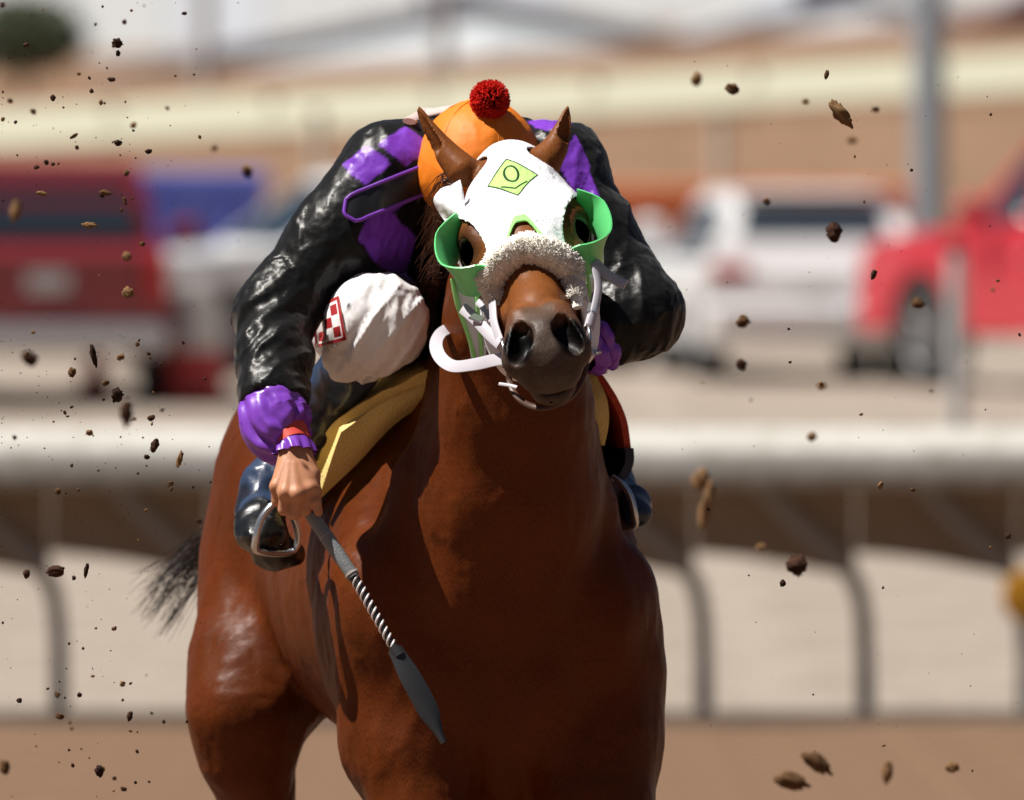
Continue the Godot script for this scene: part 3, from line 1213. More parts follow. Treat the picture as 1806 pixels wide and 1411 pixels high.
func coat(p: Vector3) -> Color:
	var n := noise.get_noise_3dv(p * 3.0) * 0.5 + noise.get_noise_3dv(p * 11.0) * 0.25
	var c := COAT * (1.0 + 0.35 * n)
	c = c.lerp(DARK, 1.0 - smooth(0.42, 0.62, p.y))
	# darker under the belly and inside the legs as a bay is
	return c


func horse() -> void:
	head_axes()
	horse_root = thing("racehorse", "bright bay racehorse galloping head-on towards the viewer, wearing a white hood", "horse", Vector3(W(860, 1200, -0.6).x, 0, -0.6))
	var f := Hide.new()
	f.lumps = noise
	# neck
	f.chain([W(912, 395, -0.26), W(908, 560, -0.34), W(905, 720, -0.40), W(897, 870, -0.46), W(880, 1010, -0.52)], [0.098, 0.118, 0.134, 0.158, 0.185], 0.05)
	f.chain([W(893, 320, -0.28), W(885, 450, -0.55), W(865, 590, -0.85), W(845, 650, -1.1)], [0.060, 0.075, 0.095, 0.12], 0.06)
	f.chain([W(900, 480, -0.45), W(890, 720, -0.65), W(870, 850, -0.85)], [0.10, 0.14, 0.19], 0.08)
	# ribcage along a yawed axis
	var yaw := Basis(Vector3.UP, 0.19)
	f.ell(W(742, 1005, -1.08), Vector3(0.272, 0.34, 0.62), 0.06, yaw)
	f.ell(W(840, 1010, -0.78), Vector3(0.255, 0.33, 0.36), 0.08, yaw)
	f.ell(W(690, 960, -1.50), Vector3(0.27, 0.30, 0.40), 0.08, yaw)
	# shoulders, chest
	f.cap(W(775, 805, -0.82), W(692, 1080, -0.60), 0.10, 0.122, 0.06)
	f.cap(W(985, 835, -0.80), W(1042, 1080, -0.60), 0.09, 0.112, 0.06)
	f.ell(W(702, 1090, -0.54), Vector3(0.118, 0.15, 0.13), 0.05)
	f.ell(W(1045, 1090, -0.54), Vector3(0.112, 0.15, 0.13), 0.05)
	f.ell(W(800, 1170, -0.525), Vector3(0.125, 0.17, 0.14), 0.035, Basis(Vector3.FORWARD, -0.2))
	f.ell(W(955, 1170, -0.535), Vector3(0.125, 0.17, 0.14), 0.035, Basis(Vector3.FORWARD, 0.2))
	f.cap(W(880, 1150, -0.56), W(880, 1330, -0.60), 0.15, 0.12, 0.06)
	# forelegs
	f.chain([W(712, 1190, -0.58), W(735, 1330, -0.54), W(752, 1440, -0.50), W(760, 1640, -0.44)], [0.132, 0.112, 0.088, 0.056], 0.045)
	f.ell(W(672, 1250, -0.56), Vector3(0.062, 0.13, 0.085), 0.05, Basis(Vector3.FORWARD, 0.16))
	f.chain([W(760, 1640, -0.44), W(755, 1700, -0.45), W(752, 1900, -0.62), W(750, 1950, -0.66), W(748, 2030, -0.62)], [0.058, 0.045, 0.033, 0.045, 0.040], 0.02)
	f.chain([W(1045, 1190, -0.58), W(1048, 1330, -0.54), W(1055, 1440, -0.50), W(1050, 1640, -0.40)], [0.132, 0.108, 0.094, 0.058], 0.045)
	f.ell(W(1098, 1245, -0.56), Vector3(0.052, 0.13, 0.085), 0.05, Basis(Vector3.FORWARD, -0.10))
	f.chain([W(1050, 1640, -0.40), W(1045, 1700, -0.46), W(1040, 1850, -0.78), W(1038, 1900, -0.84), W(1036, 1960, -0.90)], [0.058, 0.045, 0.033, 0.045, 0.040], 0.02)
	# muscles that show under the coat
	f.chain([W(800, 700, -0.46), W(752, 850, -0.50), W(712, 990, -0.50)], [0.040, 0.050, 0.055], 0.045)
	f.chain([W(1015, 760, -0.48), W(1035, 900, -0.52), W(1052, 1010, -0.53)], [0.035, 0.042, 0.05], 0.045)
	f.ell(W(668, 1040, -0.55), Vector3(0.085, 0.10, 0.085), 0.03, Basis(Vector3.FORWARD, -0.3))
	f.ell(W(618, 1130, -0.64), Vector3(0.062, 0.15, 0.10), 0.03, Basis(Vector3.FORWARD, -0.15))
	f.ell(W(1072, 1060, -0.56), Vector3(0.072, 0.11, 0.08), 0.03, Basis(Vector3.FORWARD, 0.2))
	# quarters
	f.ell(W(640, 880, -1.66), Vector3(0.265, 0.265, 0.34), 0.08, yaw)
	f.ell(W(512, 905, -1.62), Vector3(0.140, 0.24, 0.24), 0.06, Basis(Vector3.FORWARD, -0.05))
	f.chain([W(505, 1000, -1.60), W(462, 1190, -1.42), W(438, 1262, -1.36), W(436, 1340, -1.37), W(456, 1420, -1.42), W(482, 1620, -1.72)], [0.165, 0.130, 0.104, 0.076, 0.058, 0.050], 0.05)
	f.chain([W(482, 1620, -1.72), W(486, 1690, -1.72), W(490, 1960, -1.42), W(490, 2010, -1.38), W(490, 2080, -1.32)], [0.056, 0.042, 0.034, 0.045, 0.042], 0.02)
	f.chain([W(800, 1000, -1.66), W(800, 1190, -1.50), W(805, 1270, -1.45), W(800, 1420, -1.60), W(795, 1600, -1.90)], [0.165, 0.130, 0.108, 0.084, 0.055], 0.05)
	f.chain([W(795, 1600, -1.90), W(795, 1670, -1.92), W(792, 1930, -1.85), W(792, 1980, -1.83), W(792, 2050, -1.78)], [0.056, 0.042, 0.034, 0.045, 0.042], 0.02)
	# grooves: between the pectorals, along the neck
	f.stretch = 2.3
	f.build(Vector3(-0.72, 0.0, -2.08), Vector3(0.45, 2.0, -0.1), 0.0115)
	var g := Geo.new()
	f.into(g, Transform3D(), func(p, _n): return coat(p))
	# head and ears on a finer grid
	head_field = Field.new()
	make_head(head_field)
	var hf := Hide.new()
	hf.lumps = noise
	hf.grain_ = 4.0
	hf.deep = 0.13
	make_head(hf)
	# throat, so that the head runs into the neck
	hf.cap(Vector3(0, -0.12, -0.13), L(910, 440, -0.28), 0.085, 0.10, 0.04)
	for e in 2:
		var pts = [L(815, 300, -0.20), L(790, 272, -0.215), L(765, 238, -0.225), L(745, 205, -0.235), L(738, 188, -0.24)] if e == 0 else [L(962, 284, -0.20), L(980, 258, -0.215), L(992, 228, -0.225), L(999, 202, -0.235), L(1002, 188, -0.24)]
		var fine := curve(pts, 4)
		var er := []
		for k in fine.size():
			var u := float(k) / (fine.size() - 1)
			er.append(0.0012 + 0.0285 * pow(1.0 - u, 1.05))
		hf.cap(fine[0], fine[1], er[0], er[1], 0.02)
		hf.chain(fine.slice(1), er.slice(1), 0.003)
		# hollow of the ear, opening outwards
		var o := -0.022 if e == 0 else 0.022
		hf.cap(pts[1] + Vector3(o * 0.9, 0.006, 0.016), pts[3] + Vector3(o * 0.30, 0.0, 0.008), 0.0145, 0.0050, 0.004, true)
		hf.cap(pts[3] + Vector3(o * 0.30, 0.0, 0.008), pts[4] + Vector3(o * 0.08, -0.004, 0.004), 0.0050, 0.0010, 0.003, true)
	hf.stretch = 2.0
	hf.build(Vector3(-0.21, -0.69, -0.30), Vector3(0.21, 0.20, 0.04), 0.0042)
	hf.into(g, H, func(p, _n): return head_color(p))
	var m := paint(Color.WHITE, 0.45, 0.28)
	m.vertex_color_use_as_albedo = true
	m.normal_enabled = true
	m.normal_texture = grain(0.06, 31, 3, 512, true, 2.2)
	m.normal_scale = 0.5
	m.uv1_triplanar = true
	m.uv1_scale = Vector3(14, 3.5, 14)
	var hair := grain(0.05, 33, 4, 512)
	hair.color_ramp = ramp([Color(0.80, 0.78, 0.76), Color.WHITE], [0.25, 0.7])
	m.albedo_texture = hair
	part("body", g, m, horse_root)
	# eyes with lids
	var em := paint(Color(0.05, 0.035, 0.025), 0.06, 0.4)
	var lm := paint(lin(0.035, 0.018, 0.012), 0.45)
	for s in [-1.0, 1.0]:
		g = Geo.new()
		var c := (EYE_AT + Vector3(-0.006, 0, 0)) * Vector3(s, 1, 1)
		g.ball(H * c, Vector3(0.024, 0.0245, 0.0235), H.basis, 28, 20)
		var eye := part("eye", g, em, horse_root)
		g = Geo.new()
		var lidp := []
		for k in 11:
			var a := lerpf(-1.25, 1.25, k / 10.0)
			lidp.append(H * (c + Vector3(s * (0.015 * cos(a)), 0.021 * cos(a) + 0.004, 0.026 * sin(a))))
		g.tube(lidp, [0.003, 0.005, 0.0062, 0.007, 0.0074, 0.0075, 0.0074, 0.007, 0.0062, 0.005, 0.003], 8)
		part("eyelid", g, lm, eye)
	# mane: strands that hang on the right side of the neck, blown back
	g = Geo.new()
	var r := RandomNumberGenerator.new()
	r.seed = 3
	for k in 240:
		var u := r.randf()
		var root := W(lerpf(800, 778, u) + r.randf_range(-12, 10), lerpf(300, 520, u), lerpf(-0.24, -0.50, u) + r.randf_range(-0.04, 0.04))
		var len := r.randf_range(0.03, 0.075)
		var dirv := Vector3(-0.55 + r.randf_range(-0.3, 0.25), -0.55 + r.randf_range(-0.35, 0.25), -0.5).normalized()
		var mid := root + dirv * len * 0.5 + Vector3(0, 0.012, 0)
		var tip := root + dirv * len + Vector3(r.randf_range(-0.015, 0.015), -0.02, -0.02)
		g.tint = Color(0.13, 0.045, 0.018).lerp(Color(0.05, 0.02, 0.01), r.randf())
		g.tube(curve([root, mid, tip], 3), [0.0020, 0.0018, 0.0014, 0.001, 0.0008, 0.0004], 4, Vector3.UP, false)
	var hm := paint(Color.WHITE, 0.4)
	hm.vertex_color_use_as_albedo = true
	part("mane", g, hm, horse_root)
	# tail streaming out behind the quarters
	g = Geo.new()
	for k in 130:
		var u := r.randf()
		var root := W(600 + r.randf_range(-40, 40), 830 + r.randf_range(-30, 40), -1.98)
		var a := W(430 + r.randf_range(-30, 20), 930 + r.randf_range(-30, 50), -2.25 + r.randf_range(-0.06, 0.06))
		var b := W(lerpf(385, 335, u), lerpf(975, 950, u) + r.randf_range(-12, 26), -2.42 + r.randf_range(-0.08, 0.08))
		var c := W(lerpf(300, 250, u) + r.randf_range(-25, 25), lerpf(1075, 1020, u) + r.randf_range(-20, 70), -2.5 + r.randf_range(-0.1, 0.1))
		g.tint = Color(0.035, 0.022, 0.017).lerp(Color(0.008, 0.006, 0.006), r.randf())
		g.tube(curve([root, a, b, c], 5), [0.0014, 0.0014, 0.0013, 0.0013, 0.0012, 0.0012, 0.0011, 0.0011, 0.001, 0.001, 0.0009, 0.0008, 0.0007, 0.0006, 0.0005, 0.0003], 4, Vector3.UP, false)
	part("tail", g, hm, horse_root)
	var hoofm := paint(lin(0.03, 0.026, 0.024), 0.5)
	for e in [[748.0, 2030.0, -0.62, 2110.0, -0.55], [1036.0, 1960.0, -0.90, 2030.0, -0.98], [490.0, 2080.0, -1.32, 2150.0, -1.24], [792.0, 2050.0, -1.78, 2130.0, -1.72]]:
		g = Geo.new()
		g.tube([W(e[0], e[1] - 10, e[2]), W(e[0], e[1], e[2]), W(e[0], e[3], e[4])], [0.03, 0.042, 0.06], 16)
		part("hoof", g, hoofm, horse_root)


# ---------------------------------------------------------------- what the horse wears
# distance (metres, negative inside) to the cut of the hood, in head axes; s runs down the face
func hood_cut(x: float, s: float, w: float) -> float:
	var ax := absf(x)
	# lower edge: a peak between the eyes, tongues beside the noseband, ends at the cheek
	var edge := 0.262 + 0.055 * smooth(0.006, 0.040, ax) + 0.10 * smooth(0.052, 0.075, ax) * smooth(-0.03, -0.10, w)
	edge += 0.12 * smooth(-0.10, -0.16, w)
	var d := s - edge
	# eye openings
	var hole := (1.0 - Vector3((ax - 0.100) / 0.046, (s - 0.243) / 0.105, (w + 0.062) / 0.062).length()) * 0.046
	d = maxf(d, hole)
	# ear openings and the open back
	var q := Vector3(ax - 0.070, s - 0.035, 0)
	d = maxf(d, 0.034 - q.length())
	d = maxf(d, -0.040 - s)
	d = maxf(d, -0.235 - w)
	return d


class Hood extends Field:
	var owner_: Node3D
	var gap := 0.0058
	var half := 0.0022

	func dist(p: Vector3, list: PackedInt32Array) -> float:
		var d := super.dist(p, list)
		if d > 0.06 or d < -0.06:
			return absf(d) - half
		var crease: float = 0.0016 * owner_.noise.get_noise_3dv(p * Vector3(26, 20, 20)) + 0.0008 * owner_.noise.get_noise_3dv(p * 60.0)
		return maxf(absf(d - gap - crease) - half, owner_.hood_cut(p.x, -p.y, p.z))


func hood_print() -> ImageTexture:      # white cloth with green binding along its cut, and the printed emblem
	var n := 640
	var im := Image.create(n, n, false, Image.FORMAT_RGB8)
	var white := Color(0.90, 0.90, 0.92)
	var green := Color(0.62, 0.93, 0.52)
	var lime := Color(0.70, 0.92, 0.50)
	var ink := Color(0.13, 0.22, 0.12)
	im.fill(white)
	var c := Vector2(0.0, 0.132)
	for j in n:
		for i in n:
			var x := (float(i) / n - 0.5) * 0.24
			var s := float(j) / n * 0.48 - 0.06
			var col := white
			var q := Vector2(x, s) - c
			q = q.rotated(0.06)
			var dia := absf(q.x) / 0.047 + absf(q.y) / 0.060
			if dia < 1.0:
				col = lime
				if dia > 0.92:
					col = ink
				var oo := Vector2(q.x / 0.0145, (q.y + 0.008) / 0.027).length()
				if oo < 1.0 and Vector2(q.x / 0.0100, (q.y + 0.008) / 0.0222).length() > 1.0:
					col = ink
				var vv := absf(q.y - (0.036 - absf(q.x) * 0.62))
				if vv < 0.0022 and absf(q.x) < 0.024:
					col = ink
			if col == white:
				var ax := absf(x)
				var edge := 0.262 + 0.055 * smooth(0.006, 0.040, ax)
				if ax < 0.048 and s > edge - 0.016:
					col = green
			if col != white:
				im.set_pixel(i, j, col)
	im.generate_mipmaps()
	return ImageTexture.create_from_image(im)


func tack() -> void:
	# ------- hood
	var o := thing("racing_hood", "white racing hood with green diamond emblem and blinkers on the horse's head", "hood", H.origin)
	var hood := Hood.new()
	hood.owner_ = self
	for i in head_field.kind.size():
		if head_field.kind[i] == 3 and head_field.A[i].y > -0.4:
			continue                                             # the cloth bridges the eye sockets
		hood.kind.append(head_field.kind[i])
		hood.A.append(head_field.A[i])
		hood.BA.append(head_field.BA[i])
		hood.inv.append(head_field.inv[i])
		hood.ra.append(head_field.ra[i])
		hood.rb.append(head_field.rb[i])
		hood.K.append(head_field.K[i])
		hood.R.append(head_field.R[i])
		hood.T.append(head_field.T[i])
	hood.stretch = 2.2
	hood.build(Vector3(-0.15, -0.45, -0.27), Vector3(0.15, 0.05, 0.04), 0.0030)
	var g := Geo.new()
	hood.into(g, H, null, func(p): return Vector2(p.x / 0.24 + 0.5, (-p.y + 0.06) / 0.48))
	var hm := paint(Color.WHITE, 0.75, 0.35)
	hm.albedo_texture = hood_print()
	hm.normal_enabled = true
	hm.normal_texture = grain(0.09, 41, 3, 256, true, 2.0)
	hm.normal_scale = 0.25
	part("cloth", g, hm, o)
	for e in 1:
		var rim := [[812, 318, -0.105], [818, 350, -0.085], [822, 380, -0.07]] if e == 0 else [[1000, 296, -0.10], [1014, 322, -0.075], [1024, 350, -0.05]]
		var outer := [[778, 334, -0.13], [765, 354, -0.115], [786, 392, -0.10]] if e == 0 else [[1012, 300, -0.13], [1028, 330, -0.12], [1036, 358, -0.10]]
		var fl := []
		for i in 5:
			var a := curve(rim.map(func(q): return W(q[0], q[1], q[2])), 4)
			var b := curve(outer.map(func(q): return W(q[0], q[1], q[2])), 4)
			var line := []
			for k in a.size():
				line.append((a[k] as Vector3).lerp(b[k], i / 4.0) + Vector3(0, 0, 0.008 * sin(i * 1.3 + k * 0.9)))
			if e == 0:
				line.reverse()
			fl.append(line)
		g = Geo.new()
		g.sheet(fl, 0.003)
		part("cloth_flare", g, paint(Color(0.93, 0.93, 0.95), 0.75, 0.35), o)
	# ------- blinker cups: quarter shells that stand out behind and below each eye
	var plastic := paint(lin(0.13, 0.68, 0.22), 0.3, 0.5)
	plastic.clearcoat_enabled = true
	plastic.clearcoat = 0.5
	for s in [-1.0, 1.0]:
		var base := curve([Vector3(0.102, 0.160, -0.080), Vector3(0.121, 0.185, -0.090), Vector3(0.130, 0.225, -0.092), Vector3(0.131, 0.270, -0.090), Vector3(0.124, 0.312, -0.082), Vector3(0.104, 0.338, -0.074), Vector3(0.078, 0.345, -0.066), Vector3(0.056, 0.343, -0.058)], 3)
		var rows := []
		for i in base.size():
			var t := float(i) / (base.size() - 1)
			var b: Vector3 = base[i]
			var line := []
			for k in 7:
				var u := k / 6.0
				var flare := 0.026 * (1.0 - 0.75 * smooth(0.55, 0.85, t)) * smooth(-0.1, 0.2, t)
				line.append(H * Vector3(s * (b.x + flare * u * u), -(b.y + (0.006 + 0.012 * smooth(0.5, 0.8, t)) * u), b.z + (0.075 - 0.02 * smooth(0.8, 1.0, t)) * u))
			rows.append(line)
		if s < 0:
			for q in rows:
				q.reverse()
		g = Geo.new()
		g.sheet(rows, 0.0028)
		part("blinker_cup", g, plastic, o)
	# ------- sheepskin noseband
	o = thing("sheepskin_noseband", "fluffy cream sheepskin noseband across the horse's nose", "noseband", H * Vector3(0, -0.36, 0))
	var wool := paint(lin(0.70, 0.65, 0.55), 0.95, 0.15)
	wool.vertex_color_use_as_albedo = true
	wool.backlight_enabled = true
	wool.backlight = Color(0.25, 0.24, 0.2)
	wool.albedo_color = Color.WHITE
	var path := []
	for k in 25:
		var a := lerpf(-1.42, 1.42, k / 24.0)
		path.append(Vector3(sin(a) * 0.074, -0.345 - 0.022 * absf(sin(a)) - 0.012 * sin(a), -0.052 + cos(a) * 0.062))
	path[0] += Vector3(0.006, -0.03, -0.03)
	path[24] += Vector3(-0.004, -0.06, -0.03)
	path = curve(path, 3)
	g = Geo.new()
	var r := RandomNumberGenerator.new()
	r.seed = 12
	g.tint = Color(0.90, 0.86, 0.78)
	var rad := []
	for k in path.size():
		rad.append(Vector2(0.0260, 0.0225) * minf(1.0, 0.35 + 0.16 * mini(k, path.size() - 1 - k)) * (1.0 + 0.10 * noise.get_noise_1d(k * 0.7)))
	var wp := []
	for q in path: wp.append(H * q)
	g.tube(wp, rad, 14, H.basis.z)
	var far := [0.0]
	for k in range(1, wp.size()):
		far.append(far[-1] + (wp[k] as Vector3).distance_to(wp[k - 1]))
	for k in 13000:
		var want: float = r.randf() * far[-1]
		var i := mini(far.bsearch(want), wp.size() - 2)
		var t: Vector3 = (wp[i + 1] - wp[maxi(i - 1, 0)]).normalized()
		var d := t.cross(Vector3(r.randfn(), r.randfn(), r.randfn())).normalized()
		var b: Vector3 = (wp[i] as Vector3).lerp(wp[maxi(i - 1, 0)], r.randf()) + d * 0.0208 * minf(1.0, 0.35 + 0.16 * mini(i, wp.size() - 1 - i))
		var clump: float = noise.get_noise_3dv(b * 95.0)
		var lean := (d + t * (clump * 0.9 + r.randf_range(-0.25, 0.25)) + Vector3(0, -0.25, 0)).normalized()
		var tip := b + lean * (0.0075 + 0.0065 * clump + r.randf_range(-0.002, 0.003))
		g.tint = Color(0.88, 0.83, 0.73).lerp(Color(0.95, 0.92, 0.86), r.randf())
		var from := g.n.size()
		g.tube([b, b.lerp(tip, 0.55) + t * 0.0012, tip], [0.0014, 0.0012, 0.0004], 4, t, false)
		for q in range(from, g.n.size()):
			g.n[q] = (g.n[q] * 0.5 + d).normalized()
	part("fleece", g, wool, o)
	# ------- bridle
	o = thing("bridle", "white rubber racing bridle with bit and rein loop around the horse's muzzle", "bridle", H * Vector3(0, -0.5, -0.1))
	var rubber := paint(lin(0.50, 0.48, 0.53), 0.5, 0.4)
	var brown := paint(lin(0.08, 0.035, 0.022), 0.45)
	var steel := paint(lin(0.62, 0.62, 0.64), 0.2, 0.5, 0.9)
	var strap := func(called: String, pts: Array, wide: float, thick: float, mt: Material, hint: Vector3) -> void:
		var q := Geo.new()
		q.tube(curve(pts, 8), [Vector2(wide, thick)], 14, hint, true, 0.4)
		part(called, q, mt, o)
	var out := H.basis.z
	# cheek pieces, from the noseband ends down to the bit
	strap.call("cheek_strap", [W(858, 492, 0.075), W(868, 530, 0.10), W(872, 570, 0.135), W(884, 606, 0.165)], 0.0075, 0.003, rubber, Vector3(-0.6, 0.35, 0.7))
	strap.call("cheek_strap", [W(1049, 470, 0.10), W(1055, 505, 0.12), W(1050, 540, 0.15), W(1040, 575, 0.18)], 0.0075, 0.003, rubber, Vector3(0.6, 0.35, 0.7))
	strap.call("bit_strap", [W(818, 545, 0.03), W(838, 562, 0.07), W(862, 588, 0.12), W(884, 608, 0.17)], 0.0105, 0.005, rubber, Vector3(-0.6, 0.35, 0.7))
	strap.call("crown_strap", [W(843, 533, 0.02), W(858, 548, 0.06), W(868, 566, 0.10)], 0.006, 0.003, rubber, Vector3(-0.6, 0.35, 0.7))
	strap.call("bit_strap", [W(1052, 520, 0.10), W(1047, 545, 0.13), W(1038, 580, 0.165)], 0.009, 0.005, rubber, Vector3(0.6, 0.35, 0.7))
	strap.call("loose_strap_end", [W(1048, 462, 0.06), W(1066, 480, 0.07), W(1086, 494, 0.075), W(1104, 502, 0.08)], 0.0095, 0.003, rubber, Vector3(0.1, 0.5, 0.85))
	for e in [[886.0, 622.0, 0.17], [1038.0, 598.0, 0.185]]:
		g = Geo.new()
		var ring := []
		for k in 21:
			var a := TAU * k / 20.0
			ring.append(W(e[0], e[1], e[2]) + H.basis * Vector3(0.004 * cos(a), 0.027 * sin(a), 0.022 * cos(a)))
		g.tube(ring, [0.0032], 8)
		part("bit_ring", g, steel, o)
	for e in [[843.0, 566.0, 0.085], [1046.0, 548.0, 0.15]]:
		g = Geo.new()
		var c := W(e[0], e[1], e[2])
		g.box(c + out * 0.006, Vector3(0.018, 0.030, 0.005), H.basis * Basis(Vector3(0, 0, 1), 0.7 if e[0] < 900 else -0.2), 0.0015)
		part("buckle", g, steel, o)
	strap.call("rein", [W(892, 632, 0.17), W(868, 636, 0.12), W(835, 643, 0.06), W(800, 646, -0.04), W(778, 632, -0.12), W(769, 610, -0.18), W(776, 590, -0.26), W(800, 570, -0.34), W(815, 525, -0.46), W(845, 455, -0.58), W(900, 420, -0.62), W(965, 455, -0.60), W(1020, 560, -0.46), W(1040, 606, -0.36)], 0.0120, 0.0022, rubber, Vector3(-0.1, 0.25, 0.96))
	strap.call("rein", [W(1034, 605, 0.18), W(1045, 620, 0.12), W(1050, 625, 0.02), W(1046, 622, -0.15), W(1040, 612, -0.32)], 0.0120, 0.0022, rubber, Vector3(-0.1, 0.25, 0.96))
	strap.call("chin_strap", [W(904, 636, 0.19), W(898, 668, 0.185), W(912, 700, 0.21), W(942, 718, 0.225), W(975, 716, 0.235), W(1008, 698, 0.235), W(1028, 664, 0.22), W(1036, 620, 0.20)], 0.0055, 0.003, brown, Vector3(0.0, 0.5, 0.87))
	strap.call("tongue_tie_end", [W(880, 677, 0.20), W(900, 680, 0.21), W(912, 683, 0.22)], 0.003, 0.0015, rubber, Vector3(0, 0.4, 0.9))
	# green-edged cheek pieces of the hood that run down to the jaw
	var tape := paint(lin(0.62, 0.66, 0.76), 0.7)
	var edging := paint(lin(0.30, 0.72, 0.25), 0.6)
	o = thing("hood_cheek_strap", "pale blue grey cheek strap with green edges beside the horse's left blinker cup", "strap", W(830, 560, -0.02))
	strap.call("tape", [W(816, 490, 0.01), W(824, 530, -0.005), W(836, 580, -0.02), W(846, 640, -0.05)], 0.017, 0.002, tape, Vector3(-0.5, 0.2, 0.85))
	strap.call("edging", [W(798, 492, 0.0), W(808, 540, -0.012), W(826, 590, -0.03), W(842, 648, -0.055)], 0.004, 0.003, edging, Vector3(-0.5, 0.2, 0.85))
	strap.call("edging", [W(846, 488, 0.03), W(842, 530, 0.012), W(846, 580, -0.008), W(850, 640, -0.04)], 0.003, 0.003, edging, Vector3(-0.5, 0.2, 0.85))
	o.set_meta("label", "pale blue grey cheek strap with green edges below the blinker cup on the side of the jockey's knee")
	o = thing("hood_cheek_strap", "pale blue grey cheek strap below the blinker cup beside the jockey's bent black sleeve", "strap", W(1042, 510, 0.0))
	strap.call("tape", [W(1040, 455, 0.03), W(1046, 490, 0.02), W(1048, 530, 0.0), W(1045, 590, -0.03)], 0.012, 0.002, tape, Vector3(0.5, 0.2, 0.85))
	strap.call("edging", [W(1032, 465, 0.06), W(1038, 500, 0.045), W(1042, 540, 0.02)], 0.003, 0.003, edging, Vector3(0.5, 0.2, 0.85))
	saddle()


